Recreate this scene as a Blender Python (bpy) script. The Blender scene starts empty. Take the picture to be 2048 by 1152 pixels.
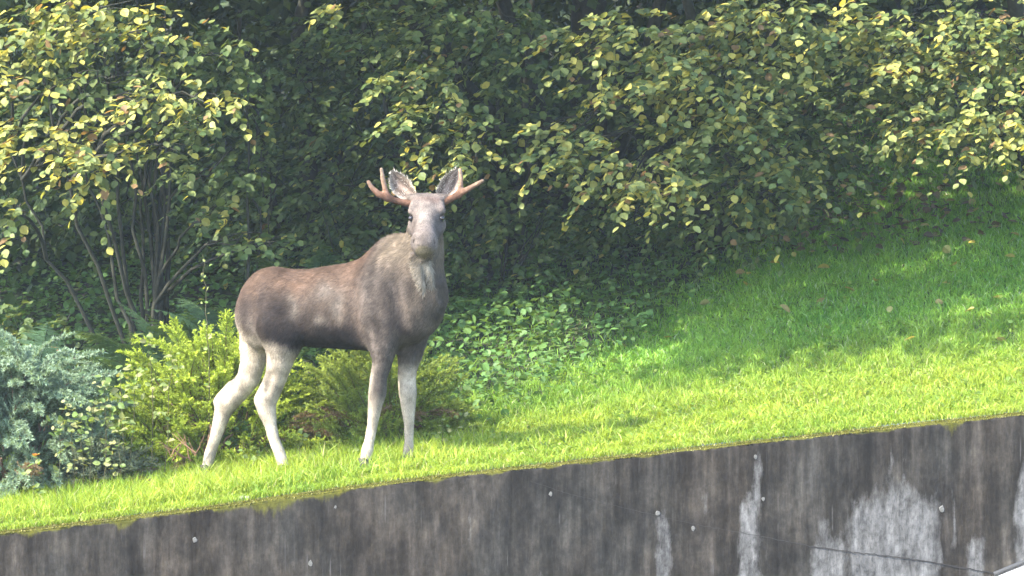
import bpy, math, random
import numpy as np
from mathutils import Vector, Matrix, Euler

# ------------------------------------------------------------------ camera, sky, sun, exposure
scn = bpy.context.scene
COL = scn.collection
D, F, CZ = 25.0, 7000.0, 1.27            # camera distance to the animal, focal length in photo pixels, eye height
cam = bpy.data.cameras.new('camera')
cam.sensor_width = 36.0
cam.lens = F / 2048 * 36.0
cam.clip_start = 0.5
cam.clip_end = 2000
camo = bpy.data.objects.new('camera', cam)
COL.objects.link(camo)
camo.location = (0, -D, CZ)
camo.rotation_euler = (math.radians(90), 0, 0)
scn.camera = camo

SUN_AZ, SUN_EL = 34.0, 41.0              # degrees: azimuth in front of due left, elevation
ca, ce = math.radians(SUN_AZ), math.radians(SUN_EL)
SUN = np.array([-math.cos(ca) * math.cos(ce), -math.sin(ca) * math.cos(ce), math.sin(ce)])
w = bpy.data.worlds.new('World')
scn.world = w
w.use_nodes = True
sky = w.node_tree.nodes.new('ShaderNodeTexSky')
sky.sky_type = 'NISHITA'
sky.sun_disc = False
sky.sun_elevation = ce
sky.sun_rotation = math.atan2(SUN[0], SUN[1])
sky.air_density = 1.0
sky.dust_density = 1.0
bg = w.node_tree.nodes['Background']
w.node_tree.links.new(sky.outputs[0], bg.inputs[0])
bg.inputs[1].default_value = 0.15
sl = bpy.data.lights.new('sun', 'SUN')
sl.energy = 2.35
sl.angle = math.radians(0.6)
sl.color = (1.0, 0.94, 0.82)
so = bpy.data.objects.new('sun', sl)
COL.objects.link(so)
so.rotation_euler = Vector(SUN).to_track_quat('Z', 'Y').to_euler()
scn.view_settings.view_transform = 'Standard'
scn.view_settings.look = 'None'
scn.view_settings.exposure = 2.85
scn.view_settings.gamma = 1.0

rng = np.random.default_rng(7)
random.seed(7)


# ------------------------------------------------------------------ helpers
def P(px, py, Y):
    """photo pixel + distance (Y of what it touches) -> world point"""
    s = (Y + D) / F
    return np.array([(px - 1024) * s, Y, CZ - (py - 576) * s])


def nrm(v):
    v = np.asarray(v, float)
    return v / np.maximum(np.linalg.norm(v, axis=-1, keepdims=True), 1e-9)


EX = [-30, -14, -3.51, -2.14, -0.99, 0.6, 1.63, 3.51, 14, 30]
EZ = [-1.55, -1.35, -0.406, -0.242, -0.074, 0.101, 0.214, 0.416, 1.4, 1.7]


def edge(X):
    X = np.asarray(X, float)
    return (np.interp(X - .5, EX, EZ) + np.interp(X, EX, EZ) * 2 + np.interp(X + .5, EX, EZ)) / 4


def bumps(x, y, f=1.0, seed=0):
    s = 0
    r = np.random.default_rng(100 + seed)
    for k in range(7):
        a = r.uniform(0, 6.283)
        fr = f * r.uniform(.6, 2.2)
        s = s + np.sin(fr * (x * math.cos(a) + y * math.sin(a)) + r.uniform(0, 6.283))
    return s / 7


def softplus(x):
    return np.log1p(np.exp(np.clip(x, -30, 30))) + np.maximum(x - 30, 0)


def ground(X, Y):
    X = np.asarray(X, float)
    Y = np.asarray(Y, float)
    d = Y + 1
    z = edge(X) + 0.012 + .045 * d + .16 * .6 * softplus((d - 2.4) / .6)
    z = z + .06 * np.clip(X - .8, 0, 4) * softplus(Y - 3.2)
    z = z + .35 * 1.5 * softplus((Y - 9.5) / 1.5)
    z = z + .025 * bumps(X, Y, 1.3, 1) * np.clip(d - .5, 0, 1) + .012 * bumps(X, Y, 5, 2) * np.clip(d, 0, 1)
    return z


def vnoise(p, f, seed=0):
    """cheap 3-D smooth noise, -1..1"""
    r = np.random.default_rng(seed)
    s = 0
    for k in range(9):
        d = nrm(r.normal(size=3)) * f * r.uniform(.6, 1.9)
        s = s + np.sin(p @ d + r.uniform(0, 6.283))
    return s / 4.0


def setp(o, label=None, cat=None, group=None, kind=None):
    if label: o['label'] = label
    if cat: o['category'] = cat
    if group: o['group'] = group
    if kind: o['kind'] = kind
    return o


def empty(name, loc=(0, 0, 0), rz=0):
    o = bpy.data.objects.new(name, None)
    o.empty_display_size = .1
    o.location = loc
    o.rotation_euler = (0, 0, rz)
    COL.objects.link(o)
    return o


def mesh(name, V, T, C=None, mat=None, smooth=False, uv=None):
    V = np.ascontiguousarray(V, np.float32)
    T = np.asarray(T)
    k = T.shape[1]
    me = bpy.data.meshes.new(name)
    me.vertices.add(len(V))
    me.vertices.foreach_set('co', V.ravel())
    me.loops.add(T.size)
    me.loops.foreach_set('vertex_index', np.ascontiguousarray(T.ravel(), np.int32))
    me.polygons.add(len(T))
    me.polygons.foreach_set('loop_start', np.arange(0, T.size, k, dtype=np.int32))
    me.polygons.foreach_set('use_smooth', np.full(len(T), smooth, bool))
    if C is not None:
        C = np.asarray(C, np.float32)
        if C.ndim == 1: C = np.tile(C, (len(V), 1))
        C4 = np.ones((len(V), 4), np.float32)
        C4[:, :3] = C[:, :3]
        a = me.color_attributes.new('Col', 'FLOAT_COLOR', 'POINT')
        a.data.foreach_set('color', C4.ravel())
    if uv is not None:
        u = me.uv_layers.new(name='UVMap')
        u.data.foreach_set('uv', np.ascontiguousarray(uv[T.ravel()], np.float32).ravel())
    me.update(calc_edges=True)
    if mat: me.materials.append(mat)
    return me


def ob(name, me, parent=None, loc=None, rot=None, scale=None):
    o = bpy.data.objects.new(name, me)
    COL.objects.link(o)
    if parent is not None: o.parent = parent
    if loc is not None: o.location = loc
    if rot is not None: o.rotation_euler = rot
    if scale is not None: o.scale = (scale,) * 3 if np.isscalar(scale) else scale
    return o


def local(V, root):
    return np.asarray(V, float) - np.array(root.location)


class MB:
    """collects triangles / quads as triangles with a colour per vertex"""
    def __init__(s):
        s.V, s.T, s.C, s.n = [], [], [], 0

    def add(s, V, T, C):
        V = np.asarray(V, float)
        T = np.asarray(T, int)
        if T.shape[1] == 4:
            T = np.vstack([T[:, [0, 1, 2]], T[:, [0, 2, 3]]])
        C = np.asarray(C, float)
        if C.ndim == 1: C = np.tile(C, (len(V), 1))
        s.V.append(V); s.T.append(T + s.n); s.C.append(C); s.n += len(V)

    def arr(s):
        return np.vstack(s.V), np.vstack(s.T), np.vstack(s.C)

    def mesh(s, name, mat, smooth=False, origin=None):
        V, T, C = s.arr()
        if origin is not None: V = V - np.asarray(origin)
        return mesh(name, V, T, C, mat, smooth)

    def tube(s, pts, rad, col, n=6, cap=True):
        pts = np.asarray(pts, float)
        rad = np.broadcast_to(np.asarray(rad, float), (len(pts),))
        tan = nrm(np.gradient(pts, axis=0))
        ref = np.array([0.3, 1, 0.2]) if abs(tan[0, 1]) < .8 else np.array([1, 0, .1])
        a = nrm(np.cross(tan, ref)); b = np.cross(tan, a)
        th = np.arange(n) / n * 2 * math.pi
        V = pts[:, None] + rad[:, None, None] * (a[:, None] * np.cos(th)[None, :, None] + b[:, None] * np.sin(th)[None, :, None])
        m = len(pts)
        Q = []
        for i in range(m - 1):
            for j in range(n):
                j2 = (j + 1) % n
                Q.append((i * n + j, i * n + j2, (i + 1) * n + j2, (i + 1) * n + j))
        V = V.reshape(-1, 3)
        s.add(V, np.array(Q), col)
        if cap:
            for base, c in ((0, pts[0]), ((m - 1) * n, pts[-1])):
                VV = np.vstack([V[base:base + n], c])
                s.add(VV, np.array([(j, (j + 1) % n, n) for j in range(n)]), col)


def curve(a, b, sag=0.0, n=8, wob=0.0, mid=None):
    a = np.asarray(a, float); b = np.asarray(b, float)
    t = np.linspace(0, 1, n)[:, None]
    m = (a + b) / 2 + np.array([0, 0, sag]) if mid is None else np.asarray(mid, float)
    p = (1 - t) ** 2 * a + 2 * t * (1 - t) * m + t ** 2 * b
    if wob:
        p[1:-1] += rng.normal(0, wob, (n - 2, 3))
    return p


# ------------------------------------------------------------------ materials
def newmat(name):
    m = bpy.data.materials.new(name)
    m.use_nodes = True
    nt = m.node_tree
    return m, nt, nt.nodes['Principled BSDF']


def N(nt, typ, **kw):
    n = nt.nodes.new(typ)
    for k, v in kw.items():
        if k.startswith('i_'):
            n.inputs[k[2:].replace('_', ' ')].default_value = v
        else:
            setattr(n, k, v)
    return n


def foliage_mat(name, rough=.5, trans=.35, tint=(1.25, 1.1, .45), spec=.35, nscale=60):
    m, nt, b = newmat(name)
    L = nt.links
    a = N(nt, 'ShaderNodeVertexColor', layer_name='Col')
    geo = N(nt, 'ShaderNodeNewGeometry')
    no = N(nt, 'ShaderNodeTexNoise'); no.inputs['Scale'].default_value = nscale
    L.new(geo.outputs['Position'], no.inputs['Vector'])
    mr = N(nt, 'ShaderNodeMapRange'); mr.inputs[3].default_value = .72; mr.inputs[4].default_value = 1.25
    L.new(no.outputs[0], mr.inputs[0])
    mul = N(nt, 'ShaderNodeVectorMath', operation='SCALE')
    L.new(a.outputs[0], mul.inputs[0]); L.new(mr.outputs[0], mul.inputs['Scale'])
    L.new(mul.outputs[0], b.inputs['Base Color'])
    b.inputs['Roughness'].default_value = rough
    b.inputs['Specular IOR Level'].default_value = spec
    t = N(nt, 'ShaderNodeBsdfTranslucent')
    tm = N(nt, 'ShaderNodeVectorMath', operation='MULTIPLY'); tm.inputs[1].default_value = tint
    L.new(mul.outputs[0], tm.inputs[0]); L.new(tm.outputs[0], t.inputs[0])
    mx = N(nt, 'ShaderNodeMixShader'); mx.inputs[0].default_value = trans
    L.new(b.outputs[0], mx.inputs[1]); L.new(t.outputs[0], mx.inputs[2])
    L.new(mx.outputs[0], nt.nodes['Material Output'].inputs['Surface'])
    return m


def attr_mat(name, rough=.8, spec=.25, nscale=40, lo=.7, hi=1.3, bump=.3, bscale=80, sheen=0):
    m, nt, b = newmat(name)
    L = nt.links
    a = N(nt, 'ShaderNodeVertexColor', layer_name='Col')
    tc = N(nt, 'ShaderNodeTexCoord')
    no = N(nt, 'ShaderNodeTexNoise'); no.inputs['Scale'].default_value = nscale; no.inputs['Detail'].default_value = 5
    L.new(tc.outputs['Object'], no.inputs['Vector'])
    mr = N(nt, 'ShaderNodeMapRange'); mr.inputs[1].default_value = .25; mr.inputs[2].default_value = .75
    mr.inputs[3].default_value = lo; mr.inputs[4].default_value = hi
    L.new(no.outputs[0], mr.inputs[0])
    mul = N(nt, 'ShaderNodeVectorMath', operation='SCALE')
    L.new(a.outputs[0], mul.inputs[0]); L.new(mr.outputs[0], mul.inputs['Scale'])
    L.new(mul.outputs[0], b.inputs['Base Color'])
    b.inputs['Roughness'].default_value = rough
    b.inputs['Specular IOR Level'].default_value = spec
    if sheen: b.inputs['Sheen Weight'].default_value = sheen
    if bump:
        n2 = N(nt, 'ShaderNodeTexNoise'); n2.inputs['Scale'].default_value = bscale; n2.inputs['Detail'].default_value = 6
        L.new(tc.outputs['Object'], n2.inputs['Vector'])
        bu = N(nt, 'ShaderNodeBump'); bu.inputs['Strength'].default_value = bump; bu.inputs['Distance'].default_value = .01
        L.new(n2.outputs[0], bu.inputs['Height']); L.new(bu.outputs[0], b.inputs['Normal'])
    return m


M_LEAF = foliage_mat('leaf', rough=.5, trans=.42, spec=.25)
M_GRASS = foliage_mat('grass', rough=.5, trans=.42, tint=(1.2, 1.1, .5), spec=.3, nscale=9)
M_JUN = foliage_mat('conifer', rough=.55, trans=.32, tint=(1.2, 1.1, .5), spec=.3)
M_BARK = attr_mat('bark', rough=.9, nscale=25, lo=.6, hi=1.4, bump=.6, bscale=60)
M_FUR = attr_mat('fur', rough=.9, spec=.05, nscale=26, lo=.7, hi=1.3, bump=.5, bscale=120)
M_STRAND = attr_mat('fur_strand', rough=.7, spec=.1, nscale=18, lo=.8, hi=1.2, bump=0)
M_ANT = attr_mat('antler_velvet', rough=.9, spec=.08, nscale=45, lo=.6, hi=1.4, bump=.6, bscale=90)
M_HOOF = attr_mat('hoof', rough=.5, nscale=50, bump=.2)
M_EYE = attr_mat('eye', rough=.08, spec=.6, bump=0, lo=1, hi=1)


def soil_mat():
    m, nt, b = newmat('soil')
    L = nt.links
    tc = N(nt, 'ShaderNodeTexCoord')
    n1 = N(nt, 'ShaderNodeTexNoise'); n1.inputs['Scale'].default_value = 3; n1.inputs['Detail'].default_value = 8
    n2 = N(nt, 'ShaderNodeTexNoise'); n2.inputs['Scale'].default_value = 45; n2.inputs['Detail'].default_value = 6
    for n in (n1, n2): L.new(tc.outputs['Object'], n.inputs['Vector'])
    r = N(nt, 'ShaderNodeValToRGB')
    r.color_ramp.elements[0].color = (.030, .024, .014, 1); r.color_ramp.elements[0].position = .35
    r.color_ramp.elements[1].color = (.050, .075, .018, 1); r.color_ramp.elements[1].position = .62
    L.new(n1.outputs[0], r.inputs[0])
    mr = N(nt, 'ShaderNodeMapRange'); mr.inputs[3].default_value = .5; mr.inputs[4].default_value = 1.5
    L.new(n2.outputs[0], mr.inputs[0])
    mu = N(nt, 'ShaderNodeVectorMath', operation='SCALE')
    L.new(r.outputs[0], mu.inputs[0]); L.new(mr.outputs[0], mu.inputs['Scale']); L.new(mu.outputs[0], b.inputs['Base Color'])
    b.inputs['Roughness'].default_value = .95
    bu = N(nt, 'ShaderNodeBump'); bu.inputs['Strength'].default_value = .8; bu.inputs['Distance'].default_value = .03
    L.new(n2.outputs[0], bu.inputs['Height']); L.new(bu.outputs[0], b.inputs['Normal'])
    return m


def asphalt_mat(name, c0, c1):
    m, nt, b = newmat(name)
    L = nt.links
    tc = N(nt, 'ShaderNodeTexCoord')
    n1 = N(nt, 'ShaderNodeTexNoise'); n1.inputs['Scale'].default_value = 1.5; n1.inputs['Detail'].default_value = 10
    n2 = N(nt, 'ShaderNodeTexNoise'); n2.inputs['Scale'].default_value = 150; n2.inputs['Detail'].default_value = 3
    for n in (n1, n2): L.new(tc.outputs['Object'], n.inputs['Vector'])
    r = N(nt, 'ShaderNodeValToRGB')
    r.color_ramp.elements[0].color = c0; r.color_ramp.elements[1].color = c1
    L.new(n1.outputs[0], r.inputs[0]); L.new(r.outputs[0], b.inputs['Base Color'])
    b.inputs['Roughness'].default_value = .9
    bu = N(nt, 'ShaderNodeBump'); bu.inputs['Strength'].default_value = .5; bu.inputs['Distance'].default_value = .005
    L.new(n2.outputs[0], bu.inputs['Height']); L.new(bu.outputs[0], b.inputs['Normal'])
    return m


def wall_mat():
    """dark stained concrete: streaks by uv (u = metres along, v = metres below the top); Col.r = bare light patches, Col.g = moss"""
    m, nt, b = newmat('stained_concrete')
    L = nt.links
    uv = N(nt, 'ShaderNodeUVMap', uv_map='UVMap')
    a = N(nt, 'ShaderNodeVertexColor', layer_name='Col')
    sep = N(nt, 'ShaderNodeSeparateColor'); L.new(a.outputs[0], sep.inputs[0])

    def streak(su, sv, detail=6, rough=.6):
        mp = N(nt, 'ShaderNodeMapping'); mp.inputs['Scale'].default_value = (su, sv, 1)
        L.new(uv.outputs[0], mp.inputs[0])
        n = N(nt, 'ShaderNodeTexNoise'); n.inputs['Scale'].default_value = 1; n.inputs['Detail'].default_value = detail
        n.inputs['Roughness'].default_value = rough
        L.new(mp.outputs[0], n.inputs['Vector'])
        return n.outputs[0]

    def ramp(f, stops):
        r = N(nt, 'ShaderNodeValToRGB')
        e = r.color_ramp.elements
        e[0].position, e[0].color = stops[0][0], (*stops[0][1], 1)
        e[1].position, e[1].color = stops[-1][0], (*stops[-1][1], 1)
        for p, c in stops[1:-1]:
            x = e.new(p); x.color = (*c, 1)
        L.new(f, r.inputs[0])
        return r.outputs[0]

    def mix(f, c1, c2, mode='MIX'):
        x = N(nt, 'ShaderNodeMix', data_type='RGBA', blend_type=mode)
        if isinstance(f, (int, float)): x.inputs[0].default_value = f
        else: L.new(f, x.inputs[0])
        for i, c in ((6, c1), (7, c2)):
            if isinstance(c, tuple): x.inputs[i].default_value = (*c, 1)
            else: L.new(c, x.inputs[i])
        return x.outputs[2]

    big = streak(1.1, .55, 4)
    s1 = streak(9, .9)
    s2 = streak(24, 3.0, 7, .65)
    bl = streak(9, 4.6, 8, .7)
    b2 = streak(2.6, 1.5, 6, .6)
    sp = streak(26, 20, 8, .75)
    base = ramp(s1, [(.30, (.0135, .0130, .0118)), (.48, (.0235, .0228, .0208)), (.62, (.034, .033, .0305)), (.78, (.056, .0545, .051))])
    brown = ramp(s2, [(.3, (.72, .70, .70)), (.5, (1, .99, .98)), (.72, (1.3, 1.27, 1.24))])
    c = mix(1.0, base, brown, 'MULTIPLY')
    blo = ramp(bl, [(.3, (.62, .62, .62)), (.5, (1, 1, 1)), (.72, (1.7, 1.68, 1.62))])
    c = mix(1.0, c, ramp(b2, [(.32, (.48, .48, .49)), (.5, (.95, .95, .95)), (.7, (1.6, 1.56, 1.52))]), 'MULTIPLY')
    c = mix(1.0, c, blo, 'MULTIPLY')
    warm = ramp(big, [(.35, (1.0, 1.0, 1.0)), (.6, (1.10, .98, .90))])
    c = mix(1.0, c, warm, 'MULTIPLY')
    spk = ramp(sp, [(.35, (.75, .75, .75)), (.6, (1.1, 1.1, 1.1)), (.8, (1.5, 1.5, 1.5))])
    c = mix(1.0, c, spk, 'MULTIPLY')
    # fine pale run marks
    run = ramp(streak(26, .55, 3), [(.62, (0, 0, 0)), (.70, (1, 1, 1))])
    run2 = ramp(streak(2.0, 3.0, 4), [(.48, (0, 0, 0)), (.62, (1, 1, 1))])
    rm = mix(1.0, run, run2, 'MULTIPLY')
    c = mix(rm, c, (.085, .08, .077))
    # bare patches
    light = ramp(streak(15, 3.4, 9, .72), [(.28, (.03, .029, .028)), (.42, (.072, .070, .068)), (.55, (.115, .112, .109)), (.72, (.185, .18, .175))])
    thr = N(nt, 'ShaderNodeMath', operation='ADD'); L.new(sep.outputs[0], thr.inputs[0])
    nn = N(nt, 'ShaderNodeMath', operation='MULTIPLY_ADD'); L.new(streak(17, 6, 9, .72), nn.inputs[0]); nn.inputs[1].default_value = 1.7; nn.inputs[2].default_value = -.85
    L.new(nn.outputs[0], thr.inputs[1])
    light = mix(1.0, light, ramp(bl, [(.3, (.4, .4, .41)), (.48, (.95, .95, .95)), (.7, (1.35, 1.35, 1.35))]), 'MULTIPLY')
    light = mix(1.0, light, ramp(sp, [(.32, (.5, .5, .5)), (.5, (1, 1, 1)), (.75, (1.2, 1.2, 1.2))]), 'MULTIPLY')
    pm = ramp(thr.outputs[0], [(.34, (0, 0, 0)), (.85, (.88, .88, .88))])
    c = mix(pm, c, light)
    # moss
    th2 = N(nt, 'ShaderNodeMath', operation='ADD'); L.new(sep.outputs[1], th2.inputs[0])
    n3 = N(nt, 'ShaderNodeMath', operation='MULTIPLY_ADD'); L.new(streak(34, 9, 6, .7), n3.inputs[0]); n3.inputs[1].default_value = 1.1; n3.inputs[2].default_value = -.55
    L.new(n3.outputs[0], th2.inputs[1])
    mm = ramp(th2.outputs[0], [(.28, (0, 0, 0)), (.65, (.85, .85, .85))])
    mossc = ramp(sp, [(.3, (.03, .032, .007)), (.7, (.12, .115, .018))])
    c = mix(mm, c, mossc)
    L.new(c, b.inputs['Base Color'])
    b.inputs['Roughness'].default_value = .92
    b.inputs['Specular IOR Level'].default_value = .06
    h = N(nt, 'ShaderNodeMath', operation='ADD'); L.new(sp, h.inputs[0]); L.new(s2, h.inputs[1])
    bu = N(nt, 'ShaderNodeBump'); bu.inputs['Strength'].default_value = .55; bu.inputs['Distance'].default_value = .012
    L.new(h.outputs[0], bu.inputs['Height']); L.new(bu.outputs[0], b.inputs['Normal'])
    return m


M_SOIL = soil_mat()
M_ROAD = asphalt_mat('asphalt', (.035, .035, .037, 1), (.065, .064, .062, 1))
M_EARTH = asphalt_mat('earth', (.05, .06, .02, 1), (.08, .09, .03, 1))
M_WALL = wall_mat()

# ------------------------------------------------------------------ the setting: ground, road, bank, wall
ROAD_Z = -1.85
V = np.array([(-900, -900, ROAD_Z - .03), (900, -900, ROAD_Z - .03), (900, 900, ROAD_Z - .03), (-900, 900, ROAD_Z - .03)])
setp(ob('ground', mesh('ground', V, np.array([[0, 1, 2, 3]]), None, M_EARTH)), kind='structure')
V = np.array([(-60, -9.5, ROAD_Z), (60, -9.5, ROAD_Z), (60, -1.05, ROAD_Z), (-60, -1.05, ROAD_Z)])
setp(ob('road', mesh('road', V, np.array([[0, 1, 2, 3]]), None, M_ROAD)), kind='structure')


def grid_quads(nx, ny):
    i = np.arange(nx - 1)[:, None] * ny + np.arange(ny - 1)[None]
    i = i.ravel()
    return np.stack([i, i + ny, i + ny + 1, i + 1], 1)


xs = np.concatenate([np.linspace(-30, -6, 25)[:-1], np.linspace(-6, 6, 161), np.linspace(6, 30, 25)[1:]])
ys = np.concatenate([np.linspace(-.80, 9, 131), np.linspace(9, 40, 40)[1:]])
XX, YY = np.meshgrid(xs, ys, indexing='ij')
ZZ = ground(XX, YY) - .01
lawn = setp(ob('grass_bank', mesh('grass_bank', np.stack([XX, YY, ZZ], -1).reshape(-1, 3), grid_quads(len(xs), len(ys)), None, M_SOIL, True)), kind='structure')

# retaining wall: front face, rounded arris, cap, back, as one block
xw = np.concatenate([np.linspace(-30, -5, 26)[:-1], np.linspace(-5, 5, 601), np.linspace(5, 30, 26)[1:]])
prof = [(-.78, .30), (-.78, .02), (-.785, .004), (-.81, .0), (-.87, .0), (-.93, .001), (-.972, .003), (-.99, .010), (-1.0, .022)]
vs_ = list(np.linspace(.035, 1.25, 70)) + [2.2, 3.4]
prof += [(-1.0 - .01 * v, v) for v in vs_]
prof = np.array(prof)
nx, npf = len(xw), len(prof)
et = edge(xw)
chip = .006 * bumps(xw * 9, xw * 0, 1, 5) + .004 * bumps(xw * 40, xw * 0, 1, 6)
Vw = np.zeros((nx, npf, 3)); UVw = np.zeros((nx, npf, 2)); Cw = np.zeros((nx, npf, 3))
for j, (yy, dd) in enumerate(prof):
    top = dd < .03 and yy < -.8
    z = et - dd + (chip if top else 0)
    z = np.maximum(z, ROAD_Z - .1)
    Vw[:, j, 0] = xw
    Vw[:, j, 1] = yy + (.004 * bumps(xw * 14, np.full(nx, dd * 14), 1, 8) if dd > .03 and yy < -.9 else 0) + (.4 * chip if top and yy < -.96 else 0)
    Vw[:, j, 2] = z
    UVw[:, j, 0] = xw + .002 * j * (dd < .02)
    UVw[:, j, 1] = dd + (-.3 * (yy + 1.0) if dd < .03 else 0)
Vw = Vw.reshape(-1, 3); UVw = UVw.reshape(-1, 2); Cw = Cw.reshape(-1, 3)
U, Vd = UVw[:, 0], UVw[:, 1]


def boxm(u0, u1, v0, v1, su=.03, sv=.05):
    w_ = .035 * bumps(U * 25, Vd * 12, 1, 9) + .05 * bumps(U * 9, Vd * 5, 1, 10) + .05 * bumps(U * 3, Vd * 4, 1, 11)
    su = su * 2.2; sv = sv * 2.0
    a = np.clip((U + w_ - u0) / su + .5, 0, 1) * np.clip((u1 - U - w_) / su + .5, 0, 1)
    return a * np.clip((Vd + 1.5 * w_ - v0) / sv + .5, 0, 1) * np.clip((v1 - Vd) / sv + .5, 0, 1)


lt = np.zeros(len(U))
for args, st in (((2.29, 2.92, .46, 1.3, .04, .14), .95), ((2.44, 2.52, .36, .5, .02, .1), .7), ((2.05, 2.30, .70, 1.3, .04, .08), .85), ((2.10, 2.20, .62, .75, .03, .05), .7),
                 ((1.56, 1.73, .40, 1.3, .04, .08), .85), ((1.66, 1.73, .10, .45, .02, .05), .75), ((.98, 1.10, .44, 1.3, .03, .06), .8),
                 ((3.46, 3.8, .36, 1.3, .03, .08), 1.1), ((3.10, 3.26, .80, 1.3, .03, .05), .75), ((2.60, 2.63, .08, .5, .01, .05), .62),
                 ((2.70, 2.72, .20, .5, .01, .05), .62), ((3.00, 3.03, .45, .9, .01, .05), .7), ((-.02, .30, .75, 1.3, .1, .1), .5),
                 ((-.34, -.30, .25, .5, .01, .04), .6), ((1.30, 1.36, .3, .5, .02, .06), .5), ((-4.6, -3.9, .2, 1.2, .06, .1), .7)):
    lt = np.maximum(lt, st * boxm(*args))
ml = .05 + .035 * bumps(U * 6, U * 0, 1, 20) + .03 * bumps(U * 17, U * 0, 1, 21)
ml = np.maximum(ml, .01) * np.interp(U, [-5, -2.2, -.6, 1, 5], [1.1, 1.2, 1.0, .6, .5]) * np.clip(.5 + 1.6 * bumps(U * 30, U * 0, 1, 22) + 1.2 * bumps(U * 9, U * 0, 1, 23), .15, 2.6)
ml = ml + (.12 + .08 * bumps(U * 34, U * 0, 1, 24)) * np.exp(-((U + 1.62) / .2) ** 2) + .13 * np.exp(-((U - 3.02) / .06) ** 2) + .05 * np.exp(-((U + 1.3) / .05) ** 2)
moss = np.clip(.75 * (1 - Vd / np.maximum(ml, .012)), 0, .75) + .55 * np.exp(-(Vd / .02) ** 2)
greenish = np.interp(U, [-5, -2, -.8, 0], [.26, .20, .08, 0]) * np.exp(-Vd / .25)
Cw[:, 0] = lt
Cw[:, 1] = np.clip(moss + greenish, 0, 1)
wall = ob('retaining_wall', mesh('retaining_wall', Vw, grid_quads(nx, npf), Cw, M_WALL, True, UVw))
setp(wall, 'long dark stained concrete retaining wall with mossy top edge below the grass', 'wall')


def wall_pt(px, py, proud=0.0):
    x = P(px, py, -1.0)
    v = edge(x[0]) - x[2]
    return np.array([x[0], -1.0 - .01 * v - proud, x[2]])


# tie-bolt plugs on the wall face and one long crack
M_PLUG = attr_mat('mortar', rough=.9, nscale=120, bump=.5)
for (px, py, r) in ((1101, 988, .014), (1511, 913, .014), (1526, 998, .015), (1386, 1057, .016), (621, 1126, .02), (390, 1080, .018), (1884, 1018, .02), (671, 1014, .011), (1316, 1027, .016)):
    c = wall_pt(px, py)
    mb = MB()
    n = 9
    th = np.arange(n) / n * 6.283
    rr = r * rng.uniform(.75, 1.2, n)
    o1 = np.stack([rr * np.cos(th), np.full(n, .004), 1.35 * rr * np.sin(th)], 1)
    o2 = np.stack([.7 * rr * np.cos(th), np.full(n, -.005), 1.35 * .7 * rr * np.sin(th)], 1)
    mb.add(np.vstack([o1, o2, [[0, -.004, 0]]]), np.array([(j, (j + 1) % n, n + (j + 1) % n) for j in range(n)] + [(j, n + (j + 1) % n, n + j) for j in range(n)] + [(n + j, n + (j + 1) % n, 2 * n) for j in range(n)]), (.10, .098, .09))
    ob('tie_plug', mb.mesh('tie_plug', M_PLUG), wall, c)
cr = [(1060, 962), (1130, 985), (1200, 1004), (1310, 1030), (1400, 1051), (1500, 1068), (1620, 1092), (1700, 1104), (1760, 1110), (1850, 1122), (1940, 1138), (2060, 1156)]
cp = []
for (a, b_) in zip(cr[:-1], cr[1:]):
    for t in np.linspace(0, 1, 12)[:-1]:
        cp.append((a[0] + t * (b_[0] - a[0]), a[1] + t * (b_[1] - a[1]) + rng.normal(0, .8)))
cp = np.array([wall_pt(x, y, .0065) for x, y in cp])
wdt = .0018 + .0022 * bumps(cp[:, 0] * 8, cp[:, 0] * 0, 1, 31) + .0035 * np.clip((cp[:, 0] - 1.2) / 1.5, 0, 1)
wdt = np.clip(wdt * .65, .0006, .006)
n = len(cp)
Vc = np.vstack([cp + np.array([0, 0, 1]) * wdt[:, None], cp - np.array([0, 0, 1]) * wdt[:, None]])
Qc = np.array([(i, n + i, n + i + 1, i + 1) for i in range(n - 1)])
ob('crack', mesh('crack', Vc, Qc, np.array([.022, .020, .019]), attr_mat('crack_dark', bump=0)), wall)


# ------------------------------------------------------------------ leaf machinery
LT = np.array([(0, 0, 0), (.22, .34, .05), (.55, .43, .07), (.85, .24, .03), (1.03, 0, -.06), (.85, -.24, .03), (.55, -.43, .07), (.22, -.34, .05), (.5, 0, -.01)])
LF = np.array([(0, 8, 1), (1, 8, 2), (2, 8, 3), (3, 8, 4), (4, 8, 5), (5, 8, 6), (6, 8, 7), (7, 8, 0)])
LT2 = np.array([(0, 0, 0), (.5, .4, .05), (1, 0, -.03), (.5, -.4, .05)])
LF2 = np.array([(0, 2, 1), (0, 3, 2)])


def basis(dirs, nor):
    x = nrm(dirs)
    z = nor - (nor * x).sum(-1, keepdims=True) * x
    z = nrm(z)
    y = np.cross(z, x)
    return x, y, z


def leaves_arr(pos, dirs, nor, size, cols, simple=False):
    T, Fc = (LT2, LF2) if simple else (LT, LF)
    x, y, z = basis(dirs, nor)
    s = np.asarray(size)[:, None, None]
    V = pos[:, None] + s * (T[None, :, 0:1] * x[:, None] + T[None, :, 1:2] * y[:, None] + T[None, :, 2:3] * z[:, None])
    n, k = len(pos), len(T)
    Fa = (Fc[None] + (np.arange(n) * k)[:, None, None]).reshape(-1, 3)
    return V.reshape(-1, 3), Fa, np.repeat(cols, k, 0)


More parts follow.
